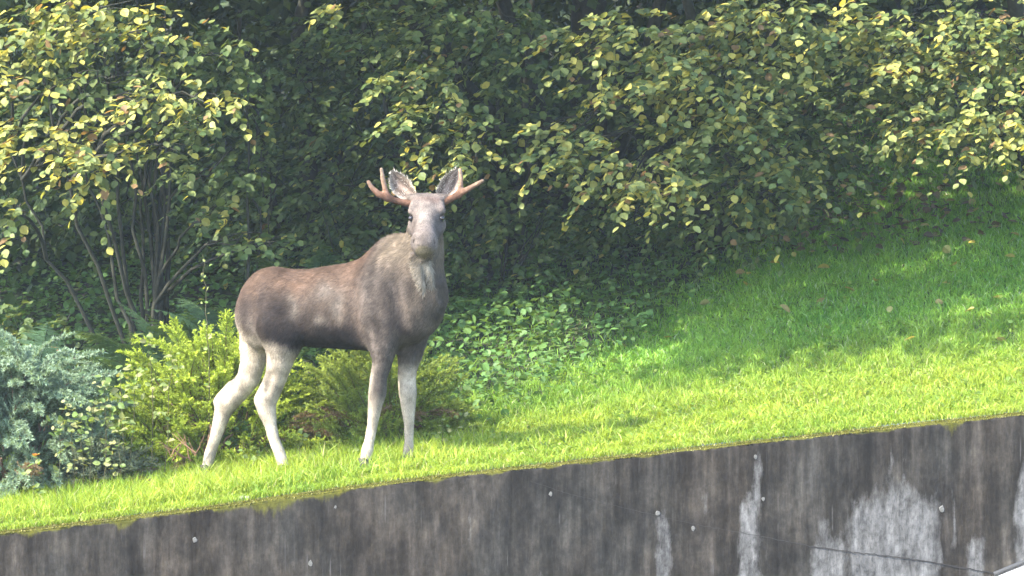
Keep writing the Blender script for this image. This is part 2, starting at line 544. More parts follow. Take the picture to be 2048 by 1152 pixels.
def leafcol(n, yellow=.15, dark=1.0):
    """leaf colours, green to autumn yellow; sunlit sprays painted paler, deep wood darker"""
    g = np.array([.052, .096, .032]); lg = np.array([.12, .165, .055]); ye = np.array([.52, .46, .11]); br = np.array([.24, .15, .07])
    pale = np.clip(yellow * 2.2, 0, .8)  # paler, brighter tone put in for the sunlit sprays
    lg = lg * (1 - pale) + np.array([.36, .37, .12]) * pale
    g = g * (1 - .6 * pale) + np.array([.10, .13, .045]) * .6 * pale
    t = rng.random(n)[:, None]
    c = g * (1 - t) + lg * t
    k = rng.random(n)
    yl = (k < yellow)[:, None]
    mixw = rng.uniform(.35, 1, (n, 1))
    c = np.where(yl, c * (1 - mixw) + ye * mixw, c)
    c = np.where((k > 1 - yellow * .12)[:, None], br, c)
    return c * rng.uniform(.75, 1.2, (n, 1)) * dark


def twigs(center, rad, n, per=9, length=.32, size=(.055, .095), yellow=.15, dark=1.0, drift=(-.25, -.5, -.25)):
    """leafy twigs inside an ellipsoid; returns leaf arrays and twig lines"""
    q = nrm(rng.normal(size=(n, 3))) * rng.random((n, 1)) ** (1 / 2.2)
    st = center + q * rad
    di = nrm(q * np.array([1, 1, .4]) + np.array(drift) + rng.normal(0, .35, (n, 3)))
    ln = length * rng.uniform(.6, 1.3, n)
    k = np.arange(per)
    t = (k + .6) / per
    p = st[:, None] + di[:, None] * (ln[:, None] * t)[:, :, None]
    p[:, :, 2] -= (.35 * ln[:, None] * t ** 2)
    side = nrm(np.cross(di, np.array([0, 0, 1.])) + 1e-6)
    sg = np.where(k % 2 == 0, 1, -1)
    d = nrm(di[:, None] * .6 + side[:, None] * sg[None, :, None] * .9 + rng.normal(0, .3, p.shape) + np.array([0, 0, -.45]))
    nor = nrm(np.array([0, 0, .75]) + SUN * .55 + rng.normal(0, .42, p.shape))
    sz = rng.uniform(size[0], size[1], p.shape[:2]) * (1 - .25 * t)[None]
    m = n * per
    cl = leafcol(m, yellow, dark)
    end = st + di * ln[:, None]; end[:, 2] -= .35 * ln
    return p.reshape(m, 3), d.reshape(m, 3), nor.reshape(m, 3), sz.ravel(), cl, st, end


BARKC = (.034, .034, .024)
NV = 10
LEAFV = []
for i in range(NV):
    c = [(.05, .09, .028), (.07, .11, .034), (.09, .13, .045), (.13, .17, .05), (.22, .25, .08), (.33, .345, .11), (.35, .34, .09), (.45, .41, .10), (.54, .47, .11), (.24, .15, .07)][i]
    c = np.array(c)
    LV = LT.copy()
    LV[:, 2] += .04 * np.sin(5 * LV[:, 0] + i)
    LEAFV.append(mesh('leaf', LV, LF, c, M_LEAF))
LEAFC = np.array([[d.color[:3] for d in [m.color_attributes['Col'].data[0]]][0] for m in LEAFV])


def rotmats(x, y, z):
    return np.stack([x, y, z], -1)


def make_tree(name, label, cat, base, stems, clusters, group=None, singles=300, dense=195., barkcol=BARKC, per=9, leafsz=(.06, .102), drift=(-.25, -.5, -.25)):
    """base: (X, Y); stems: list of (path points, r0, r1); clusters: (px, py, Y, rx px, ry px, rz m, yellow, density)"""
    z0 = float(ground(base[0], base[1])) - .03
    root = empty(name, (base[0], base[1], z0))
    setp(root, label, cat, group)
    O = np.array(root.location)
    tr = MB()
    for pts, r0, r1 in stems:
        pts = np.asarray(pts, float)
        tr.tube(pts, np.linspace(r0, r1, len(pts)), barkcol, 8)
    ob('trunk', tr.mesh('trunk', M_BARK, True, O), root)
    allp = [np.vstack([np.asarray(s[0], float) for s in stems])][0]
    A = [[], [], [], [], []]
    tw = MB()
    for (px, py, Y, rx, ry, rz, ye, de) in clusters:
        c = P(px, py, Y) if rx < 1000 else None
        s = (Y + D) / F
        rad = np.array([rx * s, rz, ry * s])
        n = max(4, int(rx * ry / dense * de * (1.0 if Y < 3.3 else .8)))
        p, d, nn, sz, cl, st, en = twigs(c, rad, n, per, .32, leafsz, ye, 1.0, drift)
        for k, v in enumerate((p, d, nn, sz, cl)): A[k].append(v)
        for a, b_ in zip(st[::2], en[::2]):
            tw.tube(curve(a, b_, .03, 3), [.004, .002, .001], barkcol, 3, False)
        # a limb from the nearest suitable stem point to the cluster
        cand = allp[(allp[:, 2] < c[2] + .1)]
        if len(cand) == 0: cand = allp
        a = cand[np.argmin(((cand - c) ** 2).sum(1) + 1.5 * np.abs(cand[:, 2] - c[2] + .5))]
        lm = MB()
        dist = np.linalg.norm(c - a)
        pts = curve(a, c + np.array([0, 0, -.2 * rad[2]]), .22 * dist, 8, .02)
        lm.tube(pts, np.linspace(max(.010, .009 * dist + .006), .005, 8), barkcol, 5)
        for q in range(5):
            e = c + rng.normal(0, .45, 3) * rad
            lm.tube(curve(pts[4 + q % 3], e, .08, 5, .01), np.linspace(.007, .002, 5), barkcol, 4)
        ob('limb', lm.mesh('limb', M_BARK, True, O), root)
    p, d, nn, sz, cl = [np.concatenate(a) for a in A]
    inframe = (np.abs(p[:, 0]) < 1000 / F * (p[:, 1] + D)) & (np.abs(p[:, 2] - CZ) < 560 / F * (p[:, 1] + D))
    if singles:
        vis = np.abs((nn * nrm(np.array([0, -D, CZ]) - p)).sum(1))
        score = np.where(inframe, sz * (.3 + vis) - .03 * (p[:, 1] - p[:, 1].min()), -9)
        idx = np.argsort(-score)[:singles]
        x, y, z = basis(d[idx], nn[idx])
        for i, k in enumerate(idx):
            v = int(np.argmin(((LEAFC - cl[k]) ** 2).sum(1) + .0008 * rng.random(NV)))
            o = bpy.data.objects.new('leaf', LEAFV[v])
            COL.objects.link(o)
            o.parent = root
            mt = Matrix(((x[i][0], y[i][0], z[i][0]), (x[i][1], y[i][1], z[i][1]), (x[i][2], y[i][2], z[i][2])))
            o.location = p[k] - O
            o.rotation_euler = mt.to_euler()
            o.scale = (sz[k],) * 3
        keep = np.ones(len(p), bool); keep[idx] = False
    else:
        keep = np.ones(len(p), bool)
    cr_ = MB()
    cr_.add(*leaves_arr(p[keep], d[keep], nn[keep], sz[keep], cl[keep]))
    if tw.n:
        cr_.add(*tw.arr())
    co = ob('crown', cr_.mesh('crown', M_LEAF, False, O), root)
    co['kind'] = 'stuff'
    return root


def stem(px0, py0, px1, py1, Y0, Y1=None, n=9, wob=.025, bend=0.0):
    a = P(px0, py0, Y0); b_ = P(px1, py1, Y1 if Y1 is not None else Y0)
    p = curve(a, b_, 0, n, wob, mid=(a + b_) / 2 + np.array([bend, 0, 0]))
    return p


def gpt(px, Y):
    s = (Y + D) / F
    x = (px - 1024) * s
    return np.array([x, Y, float(ground(x, Y)) - .05])


def gstem(px0, Y0, px1, py1, Y1, r0, r1, bend=0.0, wob=.025, n=10):
    a = gpt(px0, Y0); b_ = P(px1, py1, Y1)
    return (curve(a, b_, 0, n, wob, mid=(a + b_) / 2 + np.array([bend, 0, .15])), r0, r1)


# ------------------------------------------------------------------ trees behind the lawn
# left hazel: a fan of stems, bright sprays reaching out over the shrubs
st = [gstem(300 + rng.normal(0, 10), 4.6 + rng.normal(0, .15), x, y, Y, .022, .009, b_) for x, y, Y, b_ in
      ((120, -60, 3.2, -.1), (170, 250, 4.2, -.1), (60, 40, 3.2, -.3), (230, 100, 4.4, .05), (262, -80, 4.6, .05), (300, 60, 4.8, .05), (330, -40, 4.7, .1), (275, 250, 4.5, 0), (205, -40, 3.6, -.1), (350, 120, 4.2, .12), (20, 300, 3.4, -.35))]
st += [gstem(305 + 14 * k, 5.2 + .1 * k, 318 + 9 * k, 200 - 30 * k, 5.2, .028, .015, .02) for k in range(3)]
cl = [(60, 50, 2.5, 100, 55, .45, .30, 1.0), (190, 30, 2.6, 120, 50, .45, .26, 1.0), (25, 130, 2.3, 70, 45, .35, .35, 1.0), (120, 165, 2.4, 90, 24, .35, .25, .8), (300, 60, 2.8, 120, 55, .5, .16, .8),
      (240, 160, 2.4, 90, 24, .3, .25, .8), (300, 205, 2.2, 80, 26, .25, .35, 1.3), (420, 205, 2.2, 75, 20, .22, .35, 1.3), (240, 245, 2.3, 60, 18, .25, .3, .8), (60, 262, 2.2, 90, 28, .28, .42, 1.5), (150, 310, 2.15, 95, 36, .3, .42, 1.3),
      (195, 345, 2.1, 40, 30, .2, .35, 1.1), (340, 305, 2.5, 70, 30, .25, .3, .8), (10, 420, 2.3, 40, 55, .25, .2, 1.0), (400, 240, 2.6, 70, 40, .3, .15, .6),
      (120, 220, 4.0, 190, 80, .5, .06, .45), (330, 150, 4.2, 190, 110, .6, .04, .5), (440, 330, 4.0, 110, 60, .5, .06, .7), (200, 90, 4.2, 230, 110, .6, .04, .5), (430, 430, 3.6, 75, 50, .35, .06, .8), (500, 480, 3.4, 60, 22, .25, .08, .8), (580, 490, 3.6, 55, 25, .25, .05, .7), (200, 400, 5.0, 170, 90, .5, .03, .9),
      (430, 100, 3.4, 80, 60, .4, .08, .6)]
make_tree('hazel_tree', 'many-stemmed hazel with pale yellowing leaf sprays hanging above the blue juniper', 'tree', gpt(300, 4.6)[:2], st, cl)

# centre hazel behind and above the head
st = [gstem(1032, 6.6, 1030, 380, 6.4, .075, .06), gstem(1030, 6.6, 980, -80, 5.6, .06, .03, -.05), gstem(1034, 6.6, 1060, -90, 6.2, .05, .03, .1), gstem(985, 6.8, 880, -40, 5.4, .04, .02, -.1), gstem(1000, 6.7, 700, 60, 6.2, .035, .015, -.2)]
cl = [(860, 60, 4.2, 130, 75, .5, .10, 1.0), (830, 165, 3.6, 75, 55, .4, .16, 1.0), (900, 170, 3.7, 95, 60, .4, .14, 1.0), (860, 250, 3.4, 80, 45, .35, .2, 1.1), (905, 290, 3.2, 75, 36, .3, .25, 1.2), (950, 315, 3.1, 40, 20, .2, .35, 1.2),
      (990, 120, 4.4, 110, 90, .5, .06, .9), (960, 30, 4.4, 120, 60, .5, .06, .8), (1030, 220, 5.0, 110, 70, .5, .05, .9), (1000, 340, 5.4, 120, 60, .5, .04, .8), (940, 400, 5.8, 120, 60, .5, .04, .8), (740, 60, 5.6, 120, 90, .6, .04, .8), (690, 250, 6.0, 120, 100, .6, .03, .8),
      (700, 420, 5.8, 110, 75, .5, .03, .9), (640, 380, 6.0, 100, 70, .5, .03, .8), (770, 300, 5.6, 80, 70, .4, .04, .7), (1040, 60, 4.6, 90, 60, .5, .06, .8), (700, 10, 3.6, 60, 14, .2, .25, .8)]
make_tree('hazel_tree', 'dim green hazel behind the moose with a leafy spray above its antlers', 'tree', gpt(1032, 6.6)[:2], st, cl)

# big right hazel arching over the lawn
st = [gstem(1420, 6.2, 1380, -80, 4.4, .09, .04, -.1), gstem(1440, 6.2, 1560, -90, 4.4, .08, .04, .15), gstem(1400, 6.3, 1210, 60, 4.2, .05, .02, -.25), gstem(1450, 6.3, 1680, 120, 4.6, .05, .02, .2), gstem(1425, 6.1, 1330, 220, 4.4, .045, .02, -.1)]
cl = [(1175, 85, 3.0, 75, 45, .35, .28, 1.1), (1255, 70, 2.8, 95, 55, .4, .28, 1.1), (1340, 130, 2.6, 100, 60, .4, .28, 1.1), (1240, 165, 2.8, 80, 30, .3, .28, 1.1), (1440, 60, 2.9, 120, 60, .45, .25, 1.1), (1430, 160, 2.6, 90, 50, .4, .25, 1.0), (1540, 40, 2.9, 110, 55, .45, .25, 1.1), (1570, 130, 3.0, 100, 50, .4, .24, 1.0), (1660, 50, 3.0, 90, 55, .4, .24, 1.0),
      (1130, 270, 2.9, 90, 32, .3, .22, 1.0), (1100, 325, 2.8, 60, 26, .25, .25, 1.0), (1210, 310, 2.8, 110, 40, .35, .24, 1.1), (1290, 350, 2.6, 95, 30, .3, .38, 1.3), (1250, 375, 2.5, 70, 20, .22, .4, 1.1), (1350, 370, 2.6, 60, 26, .25, .4, 1.1), (1370, 300, 3.0, 90, 50, .4, .15, .8), (1430, 235, 2.8, 80, 50, .35, .22, .9),
      (1500, 250, 3.0, 100, 50, .4, .2, .9), (1480, 350, 3.2, 100, 50, .4, .18, .8), (1580, 240, 3.2, 90, 50, .4, .18, .9), (1600, 330, 3.3, 95, 50, .4, .18, .9), (1560, 410, 3.6, 100, 34, .4, .12, .5), (1450, 420, 3.8, 80, 40, .4, .1, .7),
      (1300, 180, 4.6, 170, 110, .6, .05, .6), (1480, 160, 4.6, 200, 120, .7, .05, .8), (1600, 240, 4.8, 180, 120, .7, .05, .8), (1560, 380, 4.9, 170, 80, .6, .05, .8), (1180, 200, 4.6, 110, 60, .4, .06, .7), (1250, 440, 5.6, 150, 50, .5, .03, .8), (1380, 450, 5.4, 130, 50, .5, .03, .8)]
make_tree('hazel_tree', 'large hazel arching over the lawn with gold tipped lower branches', 'tree', gpt(1430, 6.2)[:2], st, cl)

# far right hazel leaning out of frame
st = [gstem(2075, 5.6, 2030, -60, 4.4, .10, .06, -.05), gstem(2090, 5.6, 1900, 20, 4.2, .06, .02, -.2), gstem(2080, 5.7, 2150, -120, 5, .07, .04, .1)]
cl = [(1790, 70, 3.2, 90, 60, .4, .24, 1.0), (1780, 120, 3.0, 45, 20, .2, .6, 1.2), (1880, 50, 3.2, 100, 55, .45, .2, 1.0), (1980, 40, 3.2, 90, 55, .45, .2, 1.0), (1870, 140, 3.2, 100, 50, .4, .2, 1.0), (1980, 140, 3.1, 90, 45, .4, .22, 1.0), (1790, 230, 3.1, 80, 36, .35, .25, 1.0), (1870, 250, 3.0, 100, 40, .35, .28, 1.1), (1960, 230, 2.9, 90, 40, .35, .28, 1.1), (1990, 295, 2.8, 55, 25, .25, .4, 1.1), (2060, 100, 3.2, 70, 80, .4, .2, .9), (2080, 240, 3.0, 60, 60, .4, .2, .9),
      (1740, 180, 4.0, 100, 80, .5, .07, .9), (1860, 180, 4.6, 170, 130, .7, .05, .9), (2000, 180, 4.8, 130, 150, .7, .05, .9), (1700, 60, 4.2, 110, 80, .5, .07, .9)]
make_tree('hazel_tree', 'hazel with drooping pale branches at the edge of the sloping lawn', 'tree', gpt(2075, 5.6)[:2], st, cl)

# slim saplings and the dark tree in the gap behind the moose's back
st = [gstem(492, 4.9, 496, 160, 4.9, .018, .009, .02, .012), gstem(512, 5.0, 522, 300, 5.0, .012, .006, .02, .012), gstem(545, 5.2, 540, 330, 5.2, .010, .005, 0, .012)]
make_tree('sapling', 'slim bare stemmed sapling rising from the ferns behind the moose', 'tree', gpt(492, 4.9)[:2], st,
          [(500, 150, 5.0, 60, 50, .3, .04, .8), (520, 250, 5.2, 50, 60, .3, .03, .7), (480, 340, 5.0, 60, 40, .3, .04, .7), (560, 350, 5.2, 60, 50, .3, .03, .7)], singles=60)
st = [gstem(610, 8.0, 600, -60, 7.6, .10, .06, .05), gstem(600, 8.0, 480, 20, 7.4, .05, .02, -.2), gstem(615, 8.0, 740, -20, 7.4, .05, .02, .2)]
cl = [(rng.uniform(430, 800), y, rng.uniform(7, 8), 120, 80, .6, .02, .8) for y in np.linspace(20, 480, 14)]
make_tree('dark_tree', 'dark dense tree in deep shade between the two hazels', 'tree', gpt(610, 8.0)[:2], st, cl, singles=60)

# tall unseen tree above the frame, its crown shaped to shade the back of the lawn
st = [gstem(1180, 8.6, 1150, -500, 8.2, .20, .15, .05), gstem(1180, 8.5, 900, -420, 3.6, .09, .05, -.3), gstem(1180, 8.5, 1400, -430, 4, .08, .04, .3), gstem(1180, 8.5, 500, -440, 3.4, .08, .04, -.5)]
ash = make_tree('unseen_shade_tree', 'tall unseen tree, crown shaped to shade the back of the lawn', 'tree', gpt(1180, 8.6)[:2], st, [(700, -380, 3.5, 150, 60, .6, .05, 1), (1300, -380, 4, 150, 60, .6, .05, 1)], singles=0)
n = 34000
cx = rng.uniform(-8.5, 6.5, n); cy = rng.uniform(-.6, 7.2, n); cz_ = 4.25 + .06 * np.maximum(cy, 0) + 1.5 * rng.random(n)
fe = np.interp(cx, [-8.5, -3.0, -2.6, .45, .8, 6.5], [2.3, 2.4, -.25, -.35, 2.3, 2.5]) + .25 * bumps(cx * 2, cy * 2, 1, 80) + .3 * (cz_ - 4.6)  # front edge of the crown placed so its shade starts behind the moose
gap = ((cx + 1.5) / .65) ** 2 + ((cy - 1.2) / .28) ** 2 < 1  # openings cut in the crown to let sun reach the hazel sprays
gap |= ((cx - .1) / .7) ** 2 + ((cy - 2.2) / .5) ** 2 < 1
k = (cy > fe) & ~gap & (vnoise(np.stack([cx, cy, cz_], 1), 2.6, 81) > -.75)
cp_ = np.stack([cx, cy, cz_], 1)[k]
m = len(cp_)
mb = MB(); mb.add(*leaves_arr(cp_, nrm(rng.normal(size=(m, 3)) + np.array([0, 0, -.3])), nrm(SUN + rng.normal(0, .4, (m, 3))), rng.uniform(.12, .2, m), leafcol(m, .05), True))
for ch in ash.children:
    if ch.name.startswith('crown'):
        bpy.data.objects.remove(ch)
        break
o = ob('crown', mb.mesh('crown', M_LEAF, False, ash.location), ash); o['kind'] = 'stuff'


# the wood behind: one mass of dark leaves up the hillside, and out of frame at both ends; left end and top added to block sun
def leafmass(name, label, cat, boxes, size, dark=1.0, ye=.02):
    A = []
    for (x0, x1, y0, y1, h0, h1, n) in boxes:
        x = rng.uniform(x0, x1, n); y = rng.uniform(y0, y1, n)
        g = ground(x, y)
        z = g + h0 + (h1 - h0) * rng.random(n)
        p = np.stack([x, y, z], 1)
        k = vnoise(p, 2.2, 3) + .5 * vnoise(p, 5, 4)
        p = p[k > -.55]
        m = len(p)
        d = nrm(rng.normal(size=(m, 3)) + np.array([0, -.3, -.4]))
        nn = nrm(np.array([0, 0, .6]) + SUN * .4 + rng.normal(0, .5, (m, 3)))
        A.append(leaves_arr(p, d, nn, rng.uniform(*size, m), leafcol(m, ye, dark), True))
    mb = MB()
    for a in A: mb.add(*a)
    return setp(ob(name, mb.mesh(name, M_LEAF)), label, cat, kind='stuff')


leafmass('woodland', 'dark leafy wood filling the slope behind the trees', 'woodland',
         [(-5.5, 5.5, 8.2, 11.5, 0, 4.6, 52000), (-9, 9, 11, 14, 1, 9, 26000), (-12, -4.4, 3.6, 10, .3, 6.5, 16000), (4.6, 11, 3.6, 10, .3, 6.5, 12000), (-7, 7, 6.2, 10, 4.6, 8, 26000)], (.09, .17), .8, .0)  # leaf colour darkened to stand in for deep shade

# understorey shrubs at the foot of the wood
def shrub(name, label, cat, px, Y, h, w_, n, size, ye=.03, group=None):
    g = gpt(px, Y)
    root = empty(name, g)
    setp(root, label, cat, group)
    sm = MB()
    for k in range(7):
        a = rng.uniform(0, 6.283)
        e = np.array([math.cos(a) * w_ * .6, math.sin(a) * w_ * .4, h * rng.uniform(.6, .95)])
        sm.tube(curve((0, 0, 0), e, .1, 6, .02), np.linspace(.012, .003, 6), BARKC, 4)
    ob('stem', sm.mesh('stem', M_BARK, True), root)
    p, d, nn, sz, cl_, _, _ = twigs(np.array([0, 0, h * .55]), np.array([w_, w_ * .6, h * .5]), n, 9, .25, size, ye)
    ok = p[:, 2] > 0
    mb = MB(); mb.add(*leaves_arr(p[ok], d[ok], nn[ok], sz[ok], cl_[ok]))
    c = ob('foliage', mb.mesh('foliage', M_LEAF), root); c['kind'] = 'stuff'
    return root


for i, (px, Y, h, w_, n, lab) in enumerate(((1000, 6.0, 1.0, .8, 90, 'dark broadleaf shrub under the centre hazel beside the moose'),
                                      (1250, 7.0, .9, .9, 100, 'low dark shrub in the hollow under the arching hazel'),
                                      (1560, 6.4, .9, .9, 100, 'dark leafy shrub at the foot of the arching hazel'),
                                      (720, 5.6, 1.25, .7, 100, 'shaded shrub directly behind the shoulder of the moose'),
                                      (60, 4.0, 1.0, .8, 90, 'shadowed bush behind the blue juniper'),)):
    shrub('understorey_shrub', lab, 'shrub', px, Y, h, w_, n, (.05, .09))


# ------------------------------------------------------------------ ferns
def frond_mesh(seed, col):
    r = np.random.default_rng(seed)
    n = 24
    t = np.linspace(0, 1, n)
    pts = np.stack([t * .62 + .1 * t ** 2, .03 * np.sin(2 * t + seed), .62 * t - .42 * t ** 2.6], 1)
    mb = MB()
    mb.tube(pts, np.linspace(.006, .001, n), np.array(col) * .8, 4, False)
    tan = nrm(np.gradient(pts, axis=0))
    side = np.array([0, 1., 0])
    for i in range(3, n):
        ln = .17 * math.sin(math.pi * min(1, (t[i] + .12) ** .8 * .93)) + .01
        for s in (-1, 1):
            dr = nrm(side * s + tan[i] * .35 + np.array([0, 0, -.25]) + r.normal(0, .05, 3))
            up = nrm(np.cross(tan[i], dr) * s)
            m = 6
            for k in range(m):
                q = pts[i] + dr * ln * (k + .3) / m
                wd = .026 * (1 - k / (m + 1)) * (ln / .17 * .8 + .35)
                for s2 in (-1, 1):
                    e = nrm(np.cross(up, dr)) * s2
                    mb.add([q, q + dr * ln * .2 + e * wd * .15, q + e * wd + dr * ln * .17, q + e * wd * .9 + dr * ln * .03], [(0, 1, 2), (0, 2, 3)], np.array(col) * r.uniform(.8, 1.2))
    return mb.mesh('frond', M_LEAF)


FR = [frond_mesh(i, c) for i, c in enumerate(((.065, .115, .05), (.07, .12, .045), (.06, .11, .055), (.07, .12, .055)))]


def fern(px, Y, h, n, lab):
    root = empty('fern', gpt(px, Y), rng.uniform(0, 6.28))
    setp(root, lab, 'fern', 'ferns in the shade of the hazels')
    for k in range(n):
        s = h * rng.uniform(.8, 1.15) / .52
        o = ob('frond', FR[k % 4], root, (0, 0, 0), (rng.normal(0, .12), rng.uniform(-.85, -.35), k / n * 6.283 + rng.normal(0, .2)), s)


for px, Y, h, n, lab in ((345, 2.7, .9, 11, 'tall fern with upright fronds beneath the hazel stems'), (455, 2.8, .90, 10, 'broad fern arching behind the golden juniper'), (520, 3.4, .62, 9, 'small shadowed fern just behind the rump of the moose'),
                         (260, 2.3, .75, 9, 'low fern spreading behind the bramble sprigs'), (40, 2.6, .85, 9, 'dim fern rising behind the blue juniper'), (640, 4.4, .8, 8, 'dark fern in the hollow behind the moose')):
    fern(px, Y, h, n, lab)


# ------------------------------------------------------------------ junipers: sprays shared between branches
def spray_mesh(seed, droop, col, tip, wood, L_=1.0, nshoot=16, needle=.045, fan=.30):
    r = np.random.default_rng(seed)
    n = nshoot
    t = np.linspace(0, 1, n + 2)
    z = .35 * t - droop * t ** 2.2
    x = t * (1 - .25 * droop * t)
    pts = np.stack([x, .06 * np.sin(3 * t + seed), z], 1) * L_
    mb = MB()
    mb.tube(pts, np.linspace(.011, .003, n + 2), wood, 4, False)
    tan = nrm(np.gradient(pts, axis=0))
    for i in range(2, n + 2):
        for s in (-1, 1, 0):
            if s == 0 and i % 2: continue
            ln = fan * (1.05 - .65 * t[i]) * r.uniform(.7, 1.2)
            sd = np.array([0, s, 0.]) + (np.array([0, 0, .6]) if s == 0 else 0)
            dr = nrm(sd * .8 + tan[i] * .9 + r.normal(0, .2, 3))
            m = 9
            for k in range(m):
                q = pts[i] + dr * ln * (k + .5) / m + np.array([0, 0, -droop * .35 * (ln * (k / m)) ** 1.2])
                for j in range(3):
                    a = nrm(dr * .9 + r.normal(0, .75, 3))
                    b_ = nrm(np.cross(a, r.normal(size=3)))
                    f = (k / m) * .7 + .3 * t[i]
                    c = (np.array(col) * (1 - f) + np.array(tip) * f) * r.uniform(.75, 1.25)
                    l2 = needle * r.uniform(.7, 1.3)
                    mb.add([q - b_ * l2 * .17, q + b_ * l2 * .17, q + a * l2], [(0, 1, 2)], c)
    return mb.mesh('branch', M_JUN)


GOLD = [spray_mesh(10 + i, .28, (.15, .22, .026), (.44, .52, .06), (.12, .075, .04)) for i in range(6)]
GOLD_SHADED = [spray_mesh(20 + i, .25, (.11, .16, .028), (.28, .34, .05), (.12, .075, .04)) for i in range(5)]  # golden foliage in darker tones, standing in for the moose's shadow
BLUE = [spray_mesh(30 + i, .80, (.105, .16, .10), (.27, .36, .235), (.18, .11, .075), needle=.045, fan=.17, nshoot=24) for i in range(6)]
DULL = [spray_mesh(40 + i, .40, (.08, .11, .07), (.16, .19, .11), (.14, .09, .06)) for i in range(4)]
DRY = [spray_mesh(50 + i, .35, (.13, .08, .04), (.20, .14, .07), (.16, .09, .05), nshoot=9) for i in range(3)]


def orient(o, d, roll):
    q = Vector(d).to_track_quat('X', 'Z')
    o.rotation_euler = (q.to_matrix() @ Matrix.Rotation(roll, 3, 'X')).to_euler()


def juniper(name, label, c, rad, n, kit, length, upb=.25, low=-.1, dry=0, front=0.0):
    """c: centre on the ground, rad: mound radii; branches rise from the heart of the mound and end on its surface"""
    root = empty(name, c)
    setp(root, label, 'juniper')
    tr = MB()
    for k in range(8):
        a = rng.uniform(0, 6.283)
        tr.tube(curve((0, 0, -.05), (math.cos(a) * rad[0] * .55, math.sin(a) * rad[1] * .55, rad[2] * rng.uniform(.15, .5)), .06, 6, .015), np.linspace(.025, .008, 6), (.13, .08, .05), 5)
    ob('trunk', tr.mesh('trunk', M_BARK, True), root)
    rad = np.array(rad, float)
    gold = math.pi * (3 - 5 ** .5)
    for k in range(n):
        f = (k + .5) / n
        zc = low + (1 - low) * f                   # from rim to top
        a = k * gold + rng.normal(0, .25)
        rr = math.sqrt(max(0, 1 - zc * zc)) if zc > 0 else 1.0
        q = np.array([math.cos(a) * rr, math.sin(a) * rr, zc])
        tipp = q * rad * rng.uniform(.82, 1.12)
        d = nrm(q * np.array([1, 1, .55]) + np.array([0, 0, upb]) + rng.normal(0, .16, 3))
        ln = length * rng.uniform(.75, 1.25)
        o = ob('branch', kit[k % len(kit)], root, tipp - d * ln * .85, None, ln)
        orient(o, d, rng.normal(0, .35))
    for k in range(dry):
        a = rng.uniform(0, 6.283)
        p0 = np.array([math.cos(a) * rad[0] * .45, math.sin(a) * rad[1] * .45 - .1, rng.uniform(.02, .3) * rad[2]])
        o = ob('dead_branch', DRY[k % 3], root, p0, None, length * rng.uniform(.6, 1.0))
        orient(o, nrm(np.array([math.cos(a), math.sin(a), rng.uniform(-.1, .4)])), rng.normal(0, .5))
    return root


def jc(px, Y):
    p = gpt(px, Y); return p + np.array([0, 0, .03])


juniper('golden_juniper', 'golden green juniper mound behind the hind legs of the moose', jc(425, 1.45), (.88, .62, 1.02), 220, GOLD, .42, .3, -.05, 10)
juniper('shaded_juniper', 'green juniper mound behind the front legs, painted darker for the shadow of the moose', jc(765, 1.35), (.70, .5, .80), 160, GOLD_SHADED, .38, .3, -.05, 14)
juniper('blue_juniper', 'weeping blue green juniper with arching tips beside the golden juniper', jc(25, .95), (.78, .55, 1.30), 190, BLUE, .60, .50, -.05, 4)
juniper('low_juniper', 'low dull green juniper skirt between the blue and golden mounds', jc(215, .75), (.42, .3, .40), 60, DULL, .34, .25, -.05, 8)


# ------------------------------------------------------------------ small plants among the shrubs
SPR = []
for i in range(5):
    c = np.array([(.16, .22, .06), (.20, .25, .08), (.24, .27, .10), (.13, .20, .05), (.28, .28, .12)][i])
    SPR.append(mesh('leaf', LT * np.array([1, .85, 1]), LF, c, M_LEAF))


def sprig(label, pts, r, nleaf, size, kit=SPR, cat='bramble', name='bramble_sprig', group='bramble sprigs among the junipers', side=1.0):
    pts = np.asarray(pts, float)
    root = empty(name, pts[0])
    setp(root, label, cat, group)
    c = np.vstack([curve(a, b_, 0, 5, .008)[:-1] for a, b_ in zip(pts[:-1], pts[1:])] + [pts[-1:]])
    mb = MB(); mb.tube(c - pts[0], np.linspace(r * .7, r * .3, len(c)), (.07, .065, .03), 5)
    ob('stem', mb.mesh('stem', M_BARK, True), root)
    for k in range(nleaf):
        t = .25 + .75 * (k + .5) / nleaf
        q = c[int(t * (len(c) - 1))] - pts[0] + rng.normal(0, 1, 3) * np.array([.028, .02, .02]) * (size / .04)
        d = nrm(rng.normal(0, 1, 3) * np.array([side, .8, .4]) + np.array([0, -.3, .1]))
        nn = nrm(np.array([-.3, -.5, .7]) + rng.normal(0, .35, 3))
        x, y, z = basis(d[None], nn[None])
        o = ob('leaf', kit[int(rng.integers(len(kit)))], root, q, None, size * rng.uniform(.7, 1.3))
        o.rotation_euler = Matrix(((x[0][0], y[0][0], z[0][0]), (x[0][1], y[0][1], z[0][1]), (x[0][2], y[0][2], z[0][2]))).to_euler()
    return root


